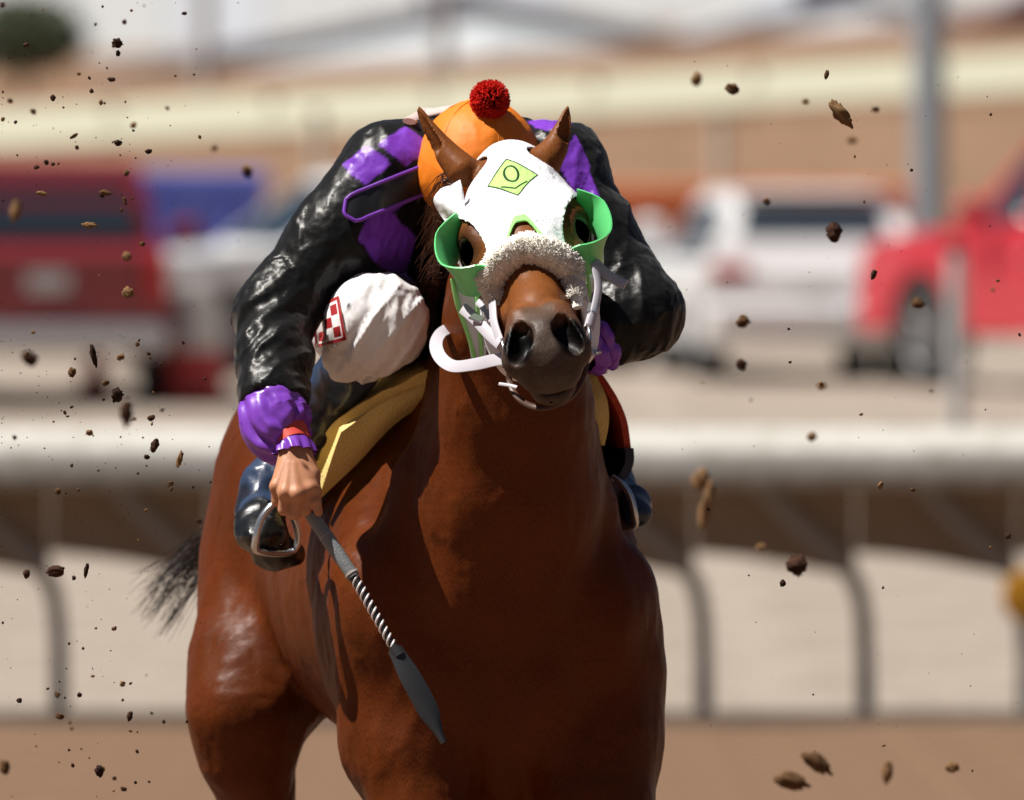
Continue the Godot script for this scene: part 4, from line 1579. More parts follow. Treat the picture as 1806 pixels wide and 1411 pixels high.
func saddle() -> void:
	var felt := paint(lin(0.86, 0.64, 0.24), 0.85, 0.3)
	felt.normal_enabled = true
	felt.normal_texture = grain(0.12, 51, 3, 256, true, 3.0)
	felt.uv1_triplanar = true
	felt.uv1_scale = Vector3(6, 6, 6)
	var red := paint(lin(0.46, 0.045, 0.012), 0.7)
	red.normal_enabled = true
	red.normal_texture = grain(0.05, 52, 3, 256, true, 3.0)
	red.uv1_triplanar = true
	red.uv1_scale = Vector3(4, 4, 4)
	var black := paint(lin(0.014, 0.013, 0.013), 0.5)
	var navy := paint(lin(0.012, 0.017, 0.04), 0.6)
	var back := Vector3(-0.19, 0.0, -0.98).normalized()
	var shelf := func(o: Node3D, called: String, pts: Array, lengthwise: float, thick: float, mt: Material, bulge := 0.0) -> void:
		var edge := curve(pts, 6)
		var rows := []
		for i in 9:
			var u := i / 8.0
			var line := []
			for q in edge:
				var ripple: float = 0.006 * noise.get_noise_3dv(q * 9.0 + Vector3(0, 0, u * 2.0))
				line.append(q + back * lengthwise * u + Vector3(0, bulge * sin(u * PI * 0.5) + ripple, 0))
			line.reverse()
			rows.append(line)
		var q := Geo.new()
		q.sheet(rows, thick)
		part(called, q, mt, o)
	var o := thing("saddle_pad", "thick yellow foam saddle pad draped over the horse's withers", "saddle pad", W(840, 640, -0.9))
	shelf.call(o, "foam", [W(552, 870, -0.74), W(560, 815, -0.74), W(580, 782, -0.72), W(603, 756, -0.68), W(650, 722, -0.64), W(715, 690, -0.60), W(775, 664, -0.58), W(850, 640, -0.60), W(950, 640, -0.60), W(1020, 652, -0.54), W(1048, 690, -0.52), W(1058, 735, -0.52), W(1050, 785, -0.54)], 0.5, 0.034, felt)
	var ft := curve([W(600, 758, -0.625), W(650, 726, -0.62), W(705, 697, -0.60), W(770, 668, -0.59)], 5)
	var fb := curve([W(556, 878, -0.70), W(622, 815, -0.67), W(690, 742, -0.64), W(768, 690, -0.62)], 5)
	var fr := []
	for i in 7:
		var line := []
		for k in ft.size():
			line.append((ft[k] as Vector3).lerp(fb[k], i / 6.0) + Vector3(0, 0, 0.012 * sin(i * 0.5)))
		fr.append(line)
	var fg := Geo.new()
	fg.sheet(fr, 0.02)
	part("front_flap", fg, felt, o)
	o = thing("saddle_cloth", "red saddle cloth with dark hem lying above the yellow pad", "saddle cloth", W(840, 620, -0.83))
	shelf.call(o, "cloth", [W(560, 800, -0.86), W(590, 760, -0.82), W(625, 722, -0.78), W(690, 680, -0.74), W(775, 638, -0.70), W(850, 615, -0.70), W(950, 615, -0.70), W(1035, 645, -0.62), W(1072, 685, -0.60), W(1098, 735, -0.60), W(1108, 795, -0.60)], 0.5, 0.012, red)
	shelf.call(o, "hem", [W(1110, 790, -0.59), W(1110, 815, -0.59), W(1098, 842, -0.59)], 0.5, 0.016, navy)
	# the yellow pad has a dark girth lining under it
	o = thing("racing_saddle", "small black racing saddle under the jockey with steel stirrups", "saddle", W(840, 600, -0.93))
	shelf.call(o, "lining", [W(556, 905, -0.78), W(585, 850, -0.76), W(640, 790, -0.72), W(700, 735, -0.67), W(775, 690, -0.62), W(850, 668, -0.62), W(950, 668, -0.62), W(1030, 690, -0.61)], 0.45, 0.02, black)
	var g := Geo.new()
	var pts := []
	for k in 9:
		pts.append(W(820, 590, -0.95) + back * 0.42 * k / 8.0 + Vector3(0, 0.035 * cos(k / 8.0 * PI * 2.0), 0))
	g.tube(pts, [Vector2(0.02, 0.02), Vector2(0.07, 0.03), Vector2(0.10, 0.03), Vector2(0.12, 0.03), Vector2(0.13, 0.03), Vector2(0.14, 0.03), Vector2(0.14, 0.03), Vector2(0.12, 0.03), Vector2(0.05, 0.02)], 16)
	part("seat", g, black, o)
	var steel := paint(lin(0.62, 0.63, 0.66), 0.22, 0.5, 0.85)
	for e in 2:
		
		var top := W(488, 886, -0.47) if e == 0 else W(1082, 842, -0.60)
		var sx := -1.0 if e == 0 else 1.0
		g = Geo.new()
		var arch := [top, top + Vector3(sx * 0.014, -0.010, 0.006), top + Vector3(sx * 0.030, -0.034, 0.010), top + Vector3(sx * 0.038, -0.070, 0.008), top + Vector3(sx * 0.034, -0.088, -0.010), top + Vector3(sx * 0.0, -0.094, -0.045), top + Vector3(sx * -0.03, -0.088, -0.065), top + Vector3(sx * -0.038, -0.060, -0.060), top + Vector3(sx * -0.026, -0.022, -0.03), top]
		g.tube(curve(arch, 5), [Vector2(0.0062, 0.010)], 10, Vector3(0.2, 0.1, 1.0), true, 0.6)
		part("stirrup", g, steel, o)
		g = Geo.new()
		var hang := W(700, 640, -0.98) if e == 0 else W(1000, 640, -0.95)
		var mid := W(560, 790, -0.84) if e == 0 else W(1060, 760, -0.84)
		g.tube(curve([top, mid, hang], 6), [Vector2(0.009, 0.003)], 8, Vector3(1, 0.5, 0), true, 0.5)
		part("stirrup_leather", g, black, o)


# ---------------------------------------------------------------- the jockey
class Cloth extends Field:
	var owner_: Node3D
	var ridge: FastNoiseLite
	var arms: Array = []          # [a, b, strength, twist]
	var rest := 0.004
	var fine := 0.0012

	func dist(p: Vector3, list: PackedInt32Array) -> float:
		var d := super.dist(p, list)
		if d > 0.03 or d < -0.03:
			return d
		var w := 0.0
		var amp := 0.0
		for s in arms:
			var ba: Vector3 = s[1] - s[0]
			var pa: Vector3 = p - s[0]
			var t := clampf(pa.dot(ba) / ba.length_squared(), 0.0, 1.0)
			var off := pa - ba * t
			if off.length() > 0.16:
				continue
			var f := ba.normalized()
			var x := f.cross(Vector3(0.2, 0.1, 0.97)).normalized()
			var y := f.cross(x)
			var al := pa.dot(f)
			var near_: float = s[2] * (1.0 - smoothstep(0.09, 0.16, off.length()))
			if near_ > amp:
				amp = near_
				w = ridge.get_noise_3d(al * s[4] + off.dot(x) * s[3], off.dot(x) * 5.0 + 0.35 * owner_.noise.get_noise_3dv(p * 9.0), off.dot(y) * 5.0)
		if amp > 0.0:
			d -= amp * (w * 0.5 + 0.1) + amp * 0.10 * ridge.get_noise_3dv(p * 15.0)
		else:
			d -= rest * ridge.get_noise_3dv(p * Vector3(11, 9, 8))
		return d - fine * owner_.noise.get_noise_3dv(p * 38.0)


func hit(f: Field, x: float, y: float, from := 0.0) -> Vector3:       # where the photo point meets a body
	var all := PackedInt32Array(range(f.kind.size()))
	var z := from
	var p := W(x, y, z)
	for k in 160:
		p = W(x, y, z)
		var d := f.dist(p, all)
		if d < 0.0008:
			break
		z -= maxf(d * 0.6, 0.0008)
	return p


func hand(f: Field, M: Transform3D) -> void:
	var o := W(518, 785, -0.24)
	var q := func(x: float, y: float, z: float) -> Vector3: return M * (W(x, y, z) - o)
	var wrist = q.call(517, 782, -0.245)
	f.cap(q.call(503, 752, -0.270), wrist, 0.023, 0.0225, 0.01)
	var mcp := [q.call(546, 862, -0.190), q.call(524, 872, -0.178), q.call(503, 869, -0.184), q.call(487, 858, -0.198)]
	var pip := [q.call(538, 899, -0.192), q.call(519, 906, -0.188), q.call(501, 899, -0.194), q.call(488, 884, -0.206)]
	var dip := [q.call(532, 897, -0.222), q.call(514, 902, -0.222), q.call(499, 893, -0.224), q.call(488, 877, -0.230)]
	var tip := [q.call(531, 876, -0.232), q.call(514, 880, -0.234), q.call(501, 873, -0.236), q.call(492, 862, -0.238)]
	var rad := [0.0118, 0.0122, 0.0115, 0.0100]
	for k in 4:
		f.cap(wrist + (mcp[k] - wrist) * 0.12, mcp[k], 0.0175, rad[k] + 0.0012, 0.012)
		f.cap(wrist.lerp(mcp[k], 0.45) + Vector3(-0.001, 0.003, 0.0135), mcp[k] + Vector3(0, 0.002, 0.007), 0.0035, 0.005, 0.006)      # tendon
		f.ell(mcp[k], Vector3(rad[k] + 0.0006, rad[k] + 0.001, rad[k] + 0.0012), 0.006)
		f.cap(mcp[k], pip[k], rad[k], rad[k] * 0.92, 0.005)
		f.cap(pip[k], dip[k], rad[k] * 0.92, rad[k] * 0.84, 0.003)
		f.cap(dip[k], tip[k], rad[k] * 0.84, rad[k] * 0.72, 0.003)
	f.cap(q.call(532, 800, -0.238), q.call(549, 838, -0.212), 0.0190, 0.0155, 0.014)
	f.cap(q.call(549, 838, -0.212), q.call(555, 866, -0.196), 0.0138, 0.0118, 0.008)
	f.cap(q.call(555, 866, -0.196), q.call(556, 886, -0.188), 0.0116, 0.0108, 0.004)
	f.cap(q.call(556, 886, -0.188), q.call(562, 903, -0.186), 0.0108, 0.0078, 0.003)


func ruffle(pts: Array, radii: Array, lobes: int, amp: Array, phase := 0.0) -> Geo:
	var g := Geo.new()
	var sides := 72
	var m := pts.size()
	var grid := []
	for k in m:
		var t: Vector3 = (pts[mini(k + 1, m - 1)] - pts[maxi(k - 1, 0)]).normalized()
		var x := Vector3(0, 0, 1).cross(t).normalized()
		var y := t.cross(x)
		var line := []
		for j in sides + 1:
			var a := TAU * j / sides
			var w := sin(a * lobes + phase + k * 0.35 + 1.4 * sin(a * 2.0 + phase)) + 0.5 * sin(a * lobes * 1.7 + k * 0.6)
			w -= 0.5 * sin(TAU * lobes * 1.7 * j / sides) * float(j == sides) * 0.0
			if j == sides:
				line.append(line[0])
				continue
			line.append(pts[k] + (x * cos(a) + y * sin(a)) * (radii[k] + amp[k] * w))
		grid.append(line)
	g.sheet(grid, 0.0016)
	return g


func jockey() -> void:
	var o := thing("person", "jockey in black and purple satin silks and an orange cap crouched over the horse", "person", W(800, 600, -0.9))
	var S := W(696, 305, -0.54)
	var E := W(484, 552, -0.45)
	var Wr := W(482, 700, -0.31)
	var S2 := W(985, 295, -0.54)
	var E2 := W(1128, 552, -0.42)
	var Wr2 := W(1046, 608, -0.36)
	# ------- the body under the clothes, with both hands and a face under the cap
	var f := Field.new()
	f.chain([W(845, 330, -0.56), W(825, 360, -0.80), W(800, 450, -1.10)], [0.10, 0.11, 0.12], 0.06)
	f.chain([W(845, 330, -0.56), W(845, 285, -0.50)], [0.055, 0.055], 0.03)
	f.chain([W(845, 330, -0.58), S, E, Wr, W(505, 762, -0.266)], [0.06, 0.052, 0.036, 0.026, 0.020], 0.03)
	f.chain([W(845, 330, -0.58), S2, E2, Wr2], [0.06, 0.052, 0.036, 0.026], 0.03)
	f.chain([W(740, 490, -1.15), W(655, 555, -0.80), W(668, 575, -0.47), W(622, 640, -0.64), W(553, 738, -0.78), W(474, 866, -0.745), W(468, 925, -0.60)], [0.085, 0.075, 0.045, 0.036, 0.032, 0.020, 0.012], 0.03)
	f.chain([W(880, 490, -1.12), W(990, 560, -0.85), W(985, 600, -0.72), W(1038, 745, -0.90), W(1074, 852, -0.90), W(1112, 895, -0.72)], [0.085, 0.075, 0.055, 0.038, 0.024, 0.016], 0.03)
	f.build(Vector3(-0.56, 1.0, -1.35), Vector3(0.36, 1.95, -0.1), 0.012)
	var g := Geo.new()
	var skin := Color(0.50, 0.245, 0.13)
	f.into(g, Transform3D(), func(_p, _n): return skin)
	var hf := Field.new()
	hand(hf, Transform3D(Basis(), W(518, 785, -0.24)))
	var lo := W(470, 930, -0.30)
	hf.build(Vector3(lo.x - 0.03, lo.y - 0.02, -0.30), Vector3(lo.x + 0.15, lo.y + 0.26, -0.14), 0.0022)
	hf.into(g, Transform3D(), func(p, n):
		var k := noise.get_noise_3dv(p * 70.0)
		return skin.lerp(Color(0.50, 0.20, 0.12), 0.3 + 0.4 * k) * (1.0 + 0.12 * noise.get_noise_3dv(p * 25.0)))
	var hf2 := Field.new()
	var turn := Basis(Vector3(0, 0, 1), -1.15) * Basis.from_scale(Vector3(-1, 1, 1))
	hand(hf2, Transform3D(turn, Wr2 + Vector3(-0.012, -0.004, 0.01)))
	hf2.build(Wr2 - Vector3(0.17, 0.14, 0.10), Wr2 + Vector3(0.08, 0.10, 0.16), 0.003)
	hf2.into(g, Transform3D(), func(_p, _n): return skin)
	# head with a face, looking forward between the horse's ears
	var hd := Field.new()
	var hc := W(846, 285, -0.47)
	hd.ell(hc, Vector3(0.076, 0.10, 0.095), 0.02)
	hd.ell(hc + Vector3(0, -0.055, 0.035), Vector3(0.058, 0.075, 0.062), 0.03)
	hd.cap(hc + Vector3(0, -0.02, 0.10), hc + Vector3(0, -0.055, 0.118), 0.010, 0.014, 0.015)
	hd.cap(hc + Vector3(-0.022, -0.088, 0.092), hc + Vector3(0.022, -0.088, 0.092), 0.008, 0.008, 0.008)
	hd.ell(hc + Vector3(0, -0.118, 0.075), Vector3(0.024, 0.018, 0.02), 0.02)
	for s in [-1.0, 1.0]:
		hd.ell(hc + Vector3(s * 0.032, -0.018, 0.10), Vector3(0.016, 0.011, 0.014), 0.01, Basis(), true)
		hd.ell(hc + Vector3(s * 0.032, -0.018, 0.086), Vector3(0.011, 0.011, 0.011), 0.003)
		hd.ell(hc + Vector3(s * 0.078, -0.03, 0.0), Vector3(0.010, 0.032, 0.018), 0.008)
	hd.build(hc - Vector3(0.12, 0.2, 0.14), hc + Vector3(0.12, 0.13, 0.16), 0.005)
	hd.into(g, Transform3D(), func(_p, _n): return skin)
	var sm := paint(Color.WHITE, 0.5, 0.4)
	sm.vertex_color_use_as_albedo = true
	sm.subsurf_scatter_enabled = true
	sm.subsurf_scatter_strength = 0.06
	sm.normal_enabled = true
	sm.normal_texture = grain(0.10, 61, 4, 256, true, 2.0)
	sm.normal_scale = 0.3
	sm.uv1_triplanar = true
	sm.uv1_scale = Vector3(14, 14, 14)
	part("body", g, sm, o)
	# ------- silks
	var c := Cloth.new()
	c.owner_ = self
	c.ridge = FastNoiseLite.new()
	c.ridge.seed = 4
	c.ridge.frequency = 1.0
	c.ridge.noise_type = FastNoiseLite.TYPE_SIMPLEX_SMOOTH
	c.ridge.fractal_type = FastNoiseLite.FRACTAL_RIDGED
	c.ridge.fractal_octaves = 2
	c.arms = [[S, E, 0.011, 8.0, 6.5], [E, Wr, 0.012, -8.0, 9.5], [S2, E2, 0.011, -9.0, 7.0], [E2, Wr2, 0.012, 8.0, 10.0]]
	c.rest = 0.010
	c.ell(W(835, 345, -0.82), Vector3(0.215, 0.150, 0.30), 0.05)
	c.chain([W(830, 380, -0.80), W(805, 460, -1.15)], [0.165, 0.15], 0.05)
	c.chain([W(690, 320, -0.58), W(840, 320, -0.60), W(990, 305, -0.58)], [0.098, 0.11, 0.085], 0.05)
	c.chain([S, S.lerp(E, 0.5), E, E.lerp(Wr, 0.5), Wr], [0.094, 0.080, 0.068, 0.062, 0.060], 0.03)
	c.chain([S2, S2.lerp(E2, 0.45), E2, E2.lerp(Wr2, 0.3), E2.lerp(Wr2, 0.6)], [0.080, 0.066, 0.070, 0.064, 0.054], 0.03)
	c.ell(W(695, 400, -0.56), Vector3(0.075, 0.085, 0.08), 0.04)                 # loose front
	c.cap(Wr + (Wr - E).normalized() * 0.075, Wr + (Wr - E).normalized() * 0.15, 0.075, 0.09, 0.006, true)     # sleeve end
	c.build(Vector3(-0.55, 1.30, -1.33), Vector3(0.36, 1.96, -0.15), 0.0048)
	g = Geo.new()
	var violet := Color(0.18, 0.042, 0.47)
	var ink := Color(0.0055, 0.0055, 0.007)
	var spots := []
	for e in [[645, 290, 0.052, 0.042], [715, 255, 0.050, 0.045], [690, 345, 0.050, 0.035], [1015, 290, 0.030, 0.075], [965, 215, 0.05, 0.02], [745, 205, 0.05, 0.03], [1040, 345, 0.020, 0.05]]:
		spots.append([hit(c, e[0], e[1]), e[2], e[3]])
	var low := hit(c, 683, 420)
	c.into(g, Transform3D(), func(p, _n):
		var k := 1e3
		for s in spots:
			var q: Vector3 = p - s[0]
			k = minf(k, absf(q.x) / s[1] + absf(q.y) / s[2] + absf(q.z) / 0.16)
		var q2: Vector3 = p - low
		k = minf(k, absf(q2.x + 0.3 * q2.y) / (0.056 - 0.25 * q2.y) + absf(q2.y) / 0.075 * 0.75 + absf(q2.z) * 2.0)
		k += 0.10 * noise.get_noise_3dv(p * 26.0)
		return ink.lerp(violet, 1.0 - smooth(0.93, 1.0, k)))
	var satin := paint(Color.WHITE, 0.37, 0.32)
	satin.vertex_color_use_as_albedo = true
	satin.rim_enabled = true
	satin.rim = 0.15
	satin.rim_tint = 0.3
	satin.normal_enabled = true
	satin.normal_texture = grain(0.02, 63, 3, 512, true, 3.0)
	satin.normal_scale = 0.25
	satin.uv1_triplanar = true
	satin.uv1_scale = Vector3(5, 2.5, 5)
	var silk := part("silks", g, satin, o)
	# placket strap with violet edges
	var mid := [[608, 378], [640, 362], [690, 342], [740, 322], [775, 310]]
	var rows := []
	var edge1 := []
	var edge2 := []
	for k in 13:
		var u := k / 12.0 * (mid.size() - 1)
		var i := mini(int(u), mid.size() - 2)
		var x := lerpf(mid[i][0], mid[i + 1][0], u - i)
		var y := lerpf(mid[i][1], mid[i + 1][1], u - i)
		var half := 23.0 if k > 1 else (3.0 if k == 0 else 20.0)
		var line := []
		for j in 5:
			var v := (j / 4.0 * 2.0 - 1.0) * half
			line.append(hit(c, x + v * 0.42, y + v * 0.9) + Vector3(0, 0.002, 0.006))
		edge1.append(line[0] + Vector3(0, 0.001, 0.003))
		edge2.append(line[4] + Vector3(0, -0.001, 0.003))
		rows.append(line)
	g = Geo.new()
	g.sheet(rows, 0.003)
	var sblack := paint(lin(0.010, 0.010, 0.012), 0.34, 0.6)
	var sviolet := paint(lin(0.21, 0.055, 0.50), 0.32, 0.5)
	var pl := part("placket", g, sblack, silk)
	edge1.reverse()
	g = Geo.new()
	g.tube(edge1 + edge2, [Vector2(0.0034, 0.0018)], 8, Vector3(0, 0, 1))
	part("placket_piping", g, sviolet, silk)
	# pale collar band behind the cap
	g = Geo.new()
	var col := []
	for e in [[722, 214], [745, 203], [770, 197], [800, 192]]:
		col.append(hit(c, e[0], e[1] + 6.0, -0.3) + Vector3(0, 0.006, 0.004))
	g.tube(curve(col, 5), [Vector2(0.013, 0.006)], 10, Vector3(0, 0.3, 1))
	part("collar", g, paint(lin(0.62, 0.47, 0.44), 0.6), silk)
	# cuffs
	var ax := (W(516, 790, -0.24) - Wr).normalized()
	g = ruffle(curve([W(480, 700, -0.31), W(482, 708, -0.306), W(483, 722, -0.30), W(486, 742, -0.29), W(494, 758, -0.278), W(506, 772, -0.264), W(513, 777, -0.258)], 3), [0.050, 0.055, 0.058, 0.060, 0.0605, 0.0605, 0.062, 0.063, 0.0635, 0.064, 0.063, 0.062, 0.060, 0.057, 0.055, 0.052, 0.047, 0.042, 0.036], 9, [0.0005, 0.0015, 0.0025, 0.0012, 0.001, 0.0022, 0.0035, 0.004, 0.0042, 0.0042, 0.0042, 0.0045, 0.005, 0.0055, 0.006, 0.006, 0.005, 0.003, 0.001])
	part("cuff", g, sviolet, silk)
	g = ruffle([W(500, 755, -0.272), W(509, 770, -0.262), W(518, 788, -0.245)], [0.036, 0.0355, 0.033], 5, [0.0004, 0.0008, 0.0004])
	part("wrist_band", g, paint(lin(0.62, 0.055, 0.035), 0.6), silk)
	g = ruffle([W(516, 782, -0.246), W(518, 790, -0.242), W(519, 800, -0.238)], [0.031, 0.034, 0.036], 9, [0.0005, 0.0025, 0.004])
	part("cuff_frill", g, sviolet, silk)
	var ax2 := (Wr2 - E2).normalized()
	g = ruffle([Wr2 - ax2 * 0.022, Wr2 - ax2 * 0.012, Wr2 - ax2 * 0.004, Wr2 + ax2 * 0.002], [0.050, 0.055, 0.055, 0.048], 8, [0.001, 0.0035, 0.003, 0.001])
	part("cuff", g, sviolet, silk)
	g = ruffle([Wr2 + ax2 * 0.002, Wr2 + ax2 * 0.010, Wr2 + ax2 * 0.022, Wr2 + ax2 * 0.030], [0.046, 0.052, 0.050, 0.036], 7, [0.001, 0.004, 0.003, 0.001], 1.0)
	part("cuff", g, sviolet, silk)
	# ------- breeches
	var b := Cloth.new()
	b.owner_ = self
	b.ridge = c.ridge
	var knee := W(668, 572, -0.43)
	b.arms = [[knee + Vector3(0.05, 0.06, 0.02), W(590, 650, -0.46), 0.018, 16.0, 3.0]]
	b.rest = 0.007
	b.ell(W(800, 480, -1.15), Vector3(0.19, 0.14, 0.17), 0.06)
	b.chain([W(740, 490, -1.12), W(650, 552, -0.80), knee], [0.115, 0.102, 0.078], 0.05)
	b.ell(knee + Vector3(-0.002, 0.002, 0.004), Vector3(0.080, 0.080, 0.082), 0.03)
	b.ell(W(622, 632, -0.50), Vector3(0.046, 0.040, 0.055), 0.035)
	b.chain([W(880, 490, -1.12), W(975, 560, -0.90), W(978, 598, -0.72)], [0.115, 0.10, 0.078], 0.05)
	b.build(Vector3(-0.42, 1.30, -1.35), Vector3(0.22, 1.75, -0.28), 0.006)
	g = Geo.new()
	b.into(g, Transform3D(), null)
	var white := paint(lin(0.80, 0.79, 0.80), 0.75, 0.3)
	white.normal_enabled = true
	white.normal_texture = grain(0.03, 65, 4, 256, true, 2.5)
	white.normal_scale = 0.25
	white.uv1_triplanar = true
	white.uv1_scale = Vector3(7, 7, 7)
	var br := part("breeches", g, white, o)
	# red and white chequered patch on the thigh
	rows = []
	for i in 9:
		var line := []
		for j in 9:
			var u := j / 8.0
			var v := i / 8.0
			var px := lerpf(lerpf(552, 598, u), lerpf(557, 612, u), v)
			var py := lerpf(lerpf(545, 522, u), lerpf(614, 600, u), v)
			line.append(hit(b, px, py, -0.28) + Vector3(-0.001, 0.0005, 0.0025))
		rows.append(line)
	g = Geo.new()
	g.sheet(rows, 0.001)
	var im := Image.create(128, 160, false, Image.FORMAT_RGB8)
	im.fill(Color(0.93, 0.92, 0.92))
	var rr := Color(0.62, 0.07, 0.10)
	im.fill_rect(Rect2i(0, 0, 128, 12), rr)
	im.fill_rect(Rect2i(0, 148, 128, 12), rr)
	im.fill_rect(Rect2i(0, 0, 11, 160), rr)
	im.fill_rect(Rect2i(117, 0, 11, 160), rr)
	for i in 3:
		for j in 3:
			if (i + j) % 2 == 0:
				im.fill_rect(Rect2i(20 + j * 31, 22 + i * 41, 30, 38), rr)
	var pm := paint(Color.WHITE, 0.7)
	pm.albedo_texture = ImageTexture.create_from_image(im)
	part("patch", g, pm, br)
	# ------- boots
	var bm := paint(Color.WHITE, 0.34, 0.55)
	bm.vertex_color_use_as_albedo = true
	for side in 2:
		var bt := Cloth.new()
		bt.owner_ = self
		bt.ridge = c.ridge
		bt.rest = 0.006
		if side == 0:
			bt.chain([W(622, 638, -0.64), W(550, 740, -0.76), W(472, 866, -0.74), W(462, 905, -0.72)], [0.054, 0.050, 0.044, 0.040], 0.03)
			bt.chain([W(462, 905, -0.72), W(458, 925, -0.60), W(466, 945, -0.53)], [0.040, 0.038, 0.031], 0.02)
			bt.ell(W(460, 944, -0.57), Vector3(0.044, 0.025, 0.085), 0.02)
			bt.ell(W(490, 975, -0.64), Vector3(0.048, 0.030, 0.05), 0.02)
			bt.build(Vector3(-0.52, 1.05, -0.86), Vector3(-0.18, 1.56, -0.40), 0.006)
		else:
			bt.chain([W(985, 640, -0.76), W(1036, 740, -0.90), W(1072, 850, -0.90), W(1082, 868, -0.86)], [0.052, 0.050, 0.040, 0.036], 0.03)
			bt.chain([W(1082, 868, -0.86), W(1110, 893, -0.74), W(1124, 903, -0.66)], [0.036, 0.033, 0.024], 0.02)
			bt.build(Vector3(0.0, 1.05, -1.02), Vector3(0.30, 1.56, -0.56), 0.006)
		g = Geo.new()
		bt.into(g, Transform3D(), func(p, _n):
			var k := smooth(0.1, 0.4, noise.get_noise_3dv(p * 9.0) + 0.25)
			var cc := Color(0.012, 0.014, 0.022).lerp(Color(0.030, 0.050, 0.10), k)
			return cc.lerp(Color(0.006, 0.006, 0.007), smooth(-0.66, -0.62, p.z) * (1.0 - smooth(1.25, 1.3, p.y))))
		part("boot", g, bm, o)
	# ------- helmet with orange cap
	var h := Cloth.new()
	h.owner_ = self
	h.ridge = c.ridge
	h.rest = 0.0022
	h.fine = 0.0006
	var hcen := W(846, 285, -0.47)
	h.ell(hcen + Vector3(0, 0.0, -0.01), Vector3(0.108, 0.112, 0.125), 0.02)
	h.ell(hcen + Vector3(0, -0.03, 0.0), Vector3(0.106, 0.075, 0.118), 0.03)
	h.ell(hcen + Vector3(0, -0.165, 0.05), Vector3(0.085, 0.115, 0.12), 0.008, Basis(), true)
	h.build(hcen - Vector3(0.15, 0.15, 0.16), hcen + Vector3(0.15, 0.15, 0.17), 0.0045)
	g = Geo.new()
	h.into(g, Transform3D(), null)
	var om := paint(lin(0.80, 0.21, 0.012), 0.55, 0.4)
	om.normal_enabled = true
	om.normal_texture = grain(0.05, 67, 3, 256, true, 2.0)
	om.normal_scale = 0.2
	om.uv1_triplanar = true
	om.uv1_scale = Vector3(8, 8, 8)
	var cap := part("cap", g, om, o)
	g = Geo.new()
	for k in 6:
		var a := TAU * k / 6.0 + 0.35
		var pts := []
		for i in 7:
			var th := lerpf(0.14, 1.25, i / 6.0)
			var dd := Vector3(sin(th) * sin(a), cos(th), sin(th) * cos(a))
			pts.append(hcen + Vector3(0, 0, -0.01) + dd * Vector3(0.1085, 0.1125, 0.1255))
		g.tube(pts, [0.0011], 5)
	part("seam", g, om, cap)
	# pompon: a ball of yarn ends
	g = Geo.new()
	var pc := W(864, 176, -0.405)
	var r := RandomNumberGenerator.new()
	r.seed = 8
	g.tint = Color(0.42, 0.012, 0.010)
	g.ball(pc, Vector3.ONE * 0.029, Basis(), 20, 14)
	for k in 1500:
		var d := Vector3(r.randfn(), r.randfn(), r.randfn()).normalized()
		var cl := Vector3(noise.get_noise_3dv(d * 3.1), noise.get_noise_3dv(d * 3.1 + Vector3(9, 0, 0)), noise.get_noise_3dv(d * 3.1 + Vector3(0, 9, 0)))
		var dir := (d + cl * 0.8).normalized()
		var tip := pc + dir * r.randf_range(0.0345, 0.0385)
		g.tint = Color(0.55, 0.018, 0.014).lerp(Color(0.75, 0.035, 0.022), r.randf())
		g.tube([pc + dir * 0.020, pc + dir * 0.031, tip], [0.0011, 0.0016, 0.0010], 5, d.cross(Vector3(0.3, 0.5, 0.8)), true)
	var ym := paint(Color.WHITE, 0.85, 0.2)
	ym.vertex_color_use_as_albedo = true
	part("pompon", g, ym, cap)


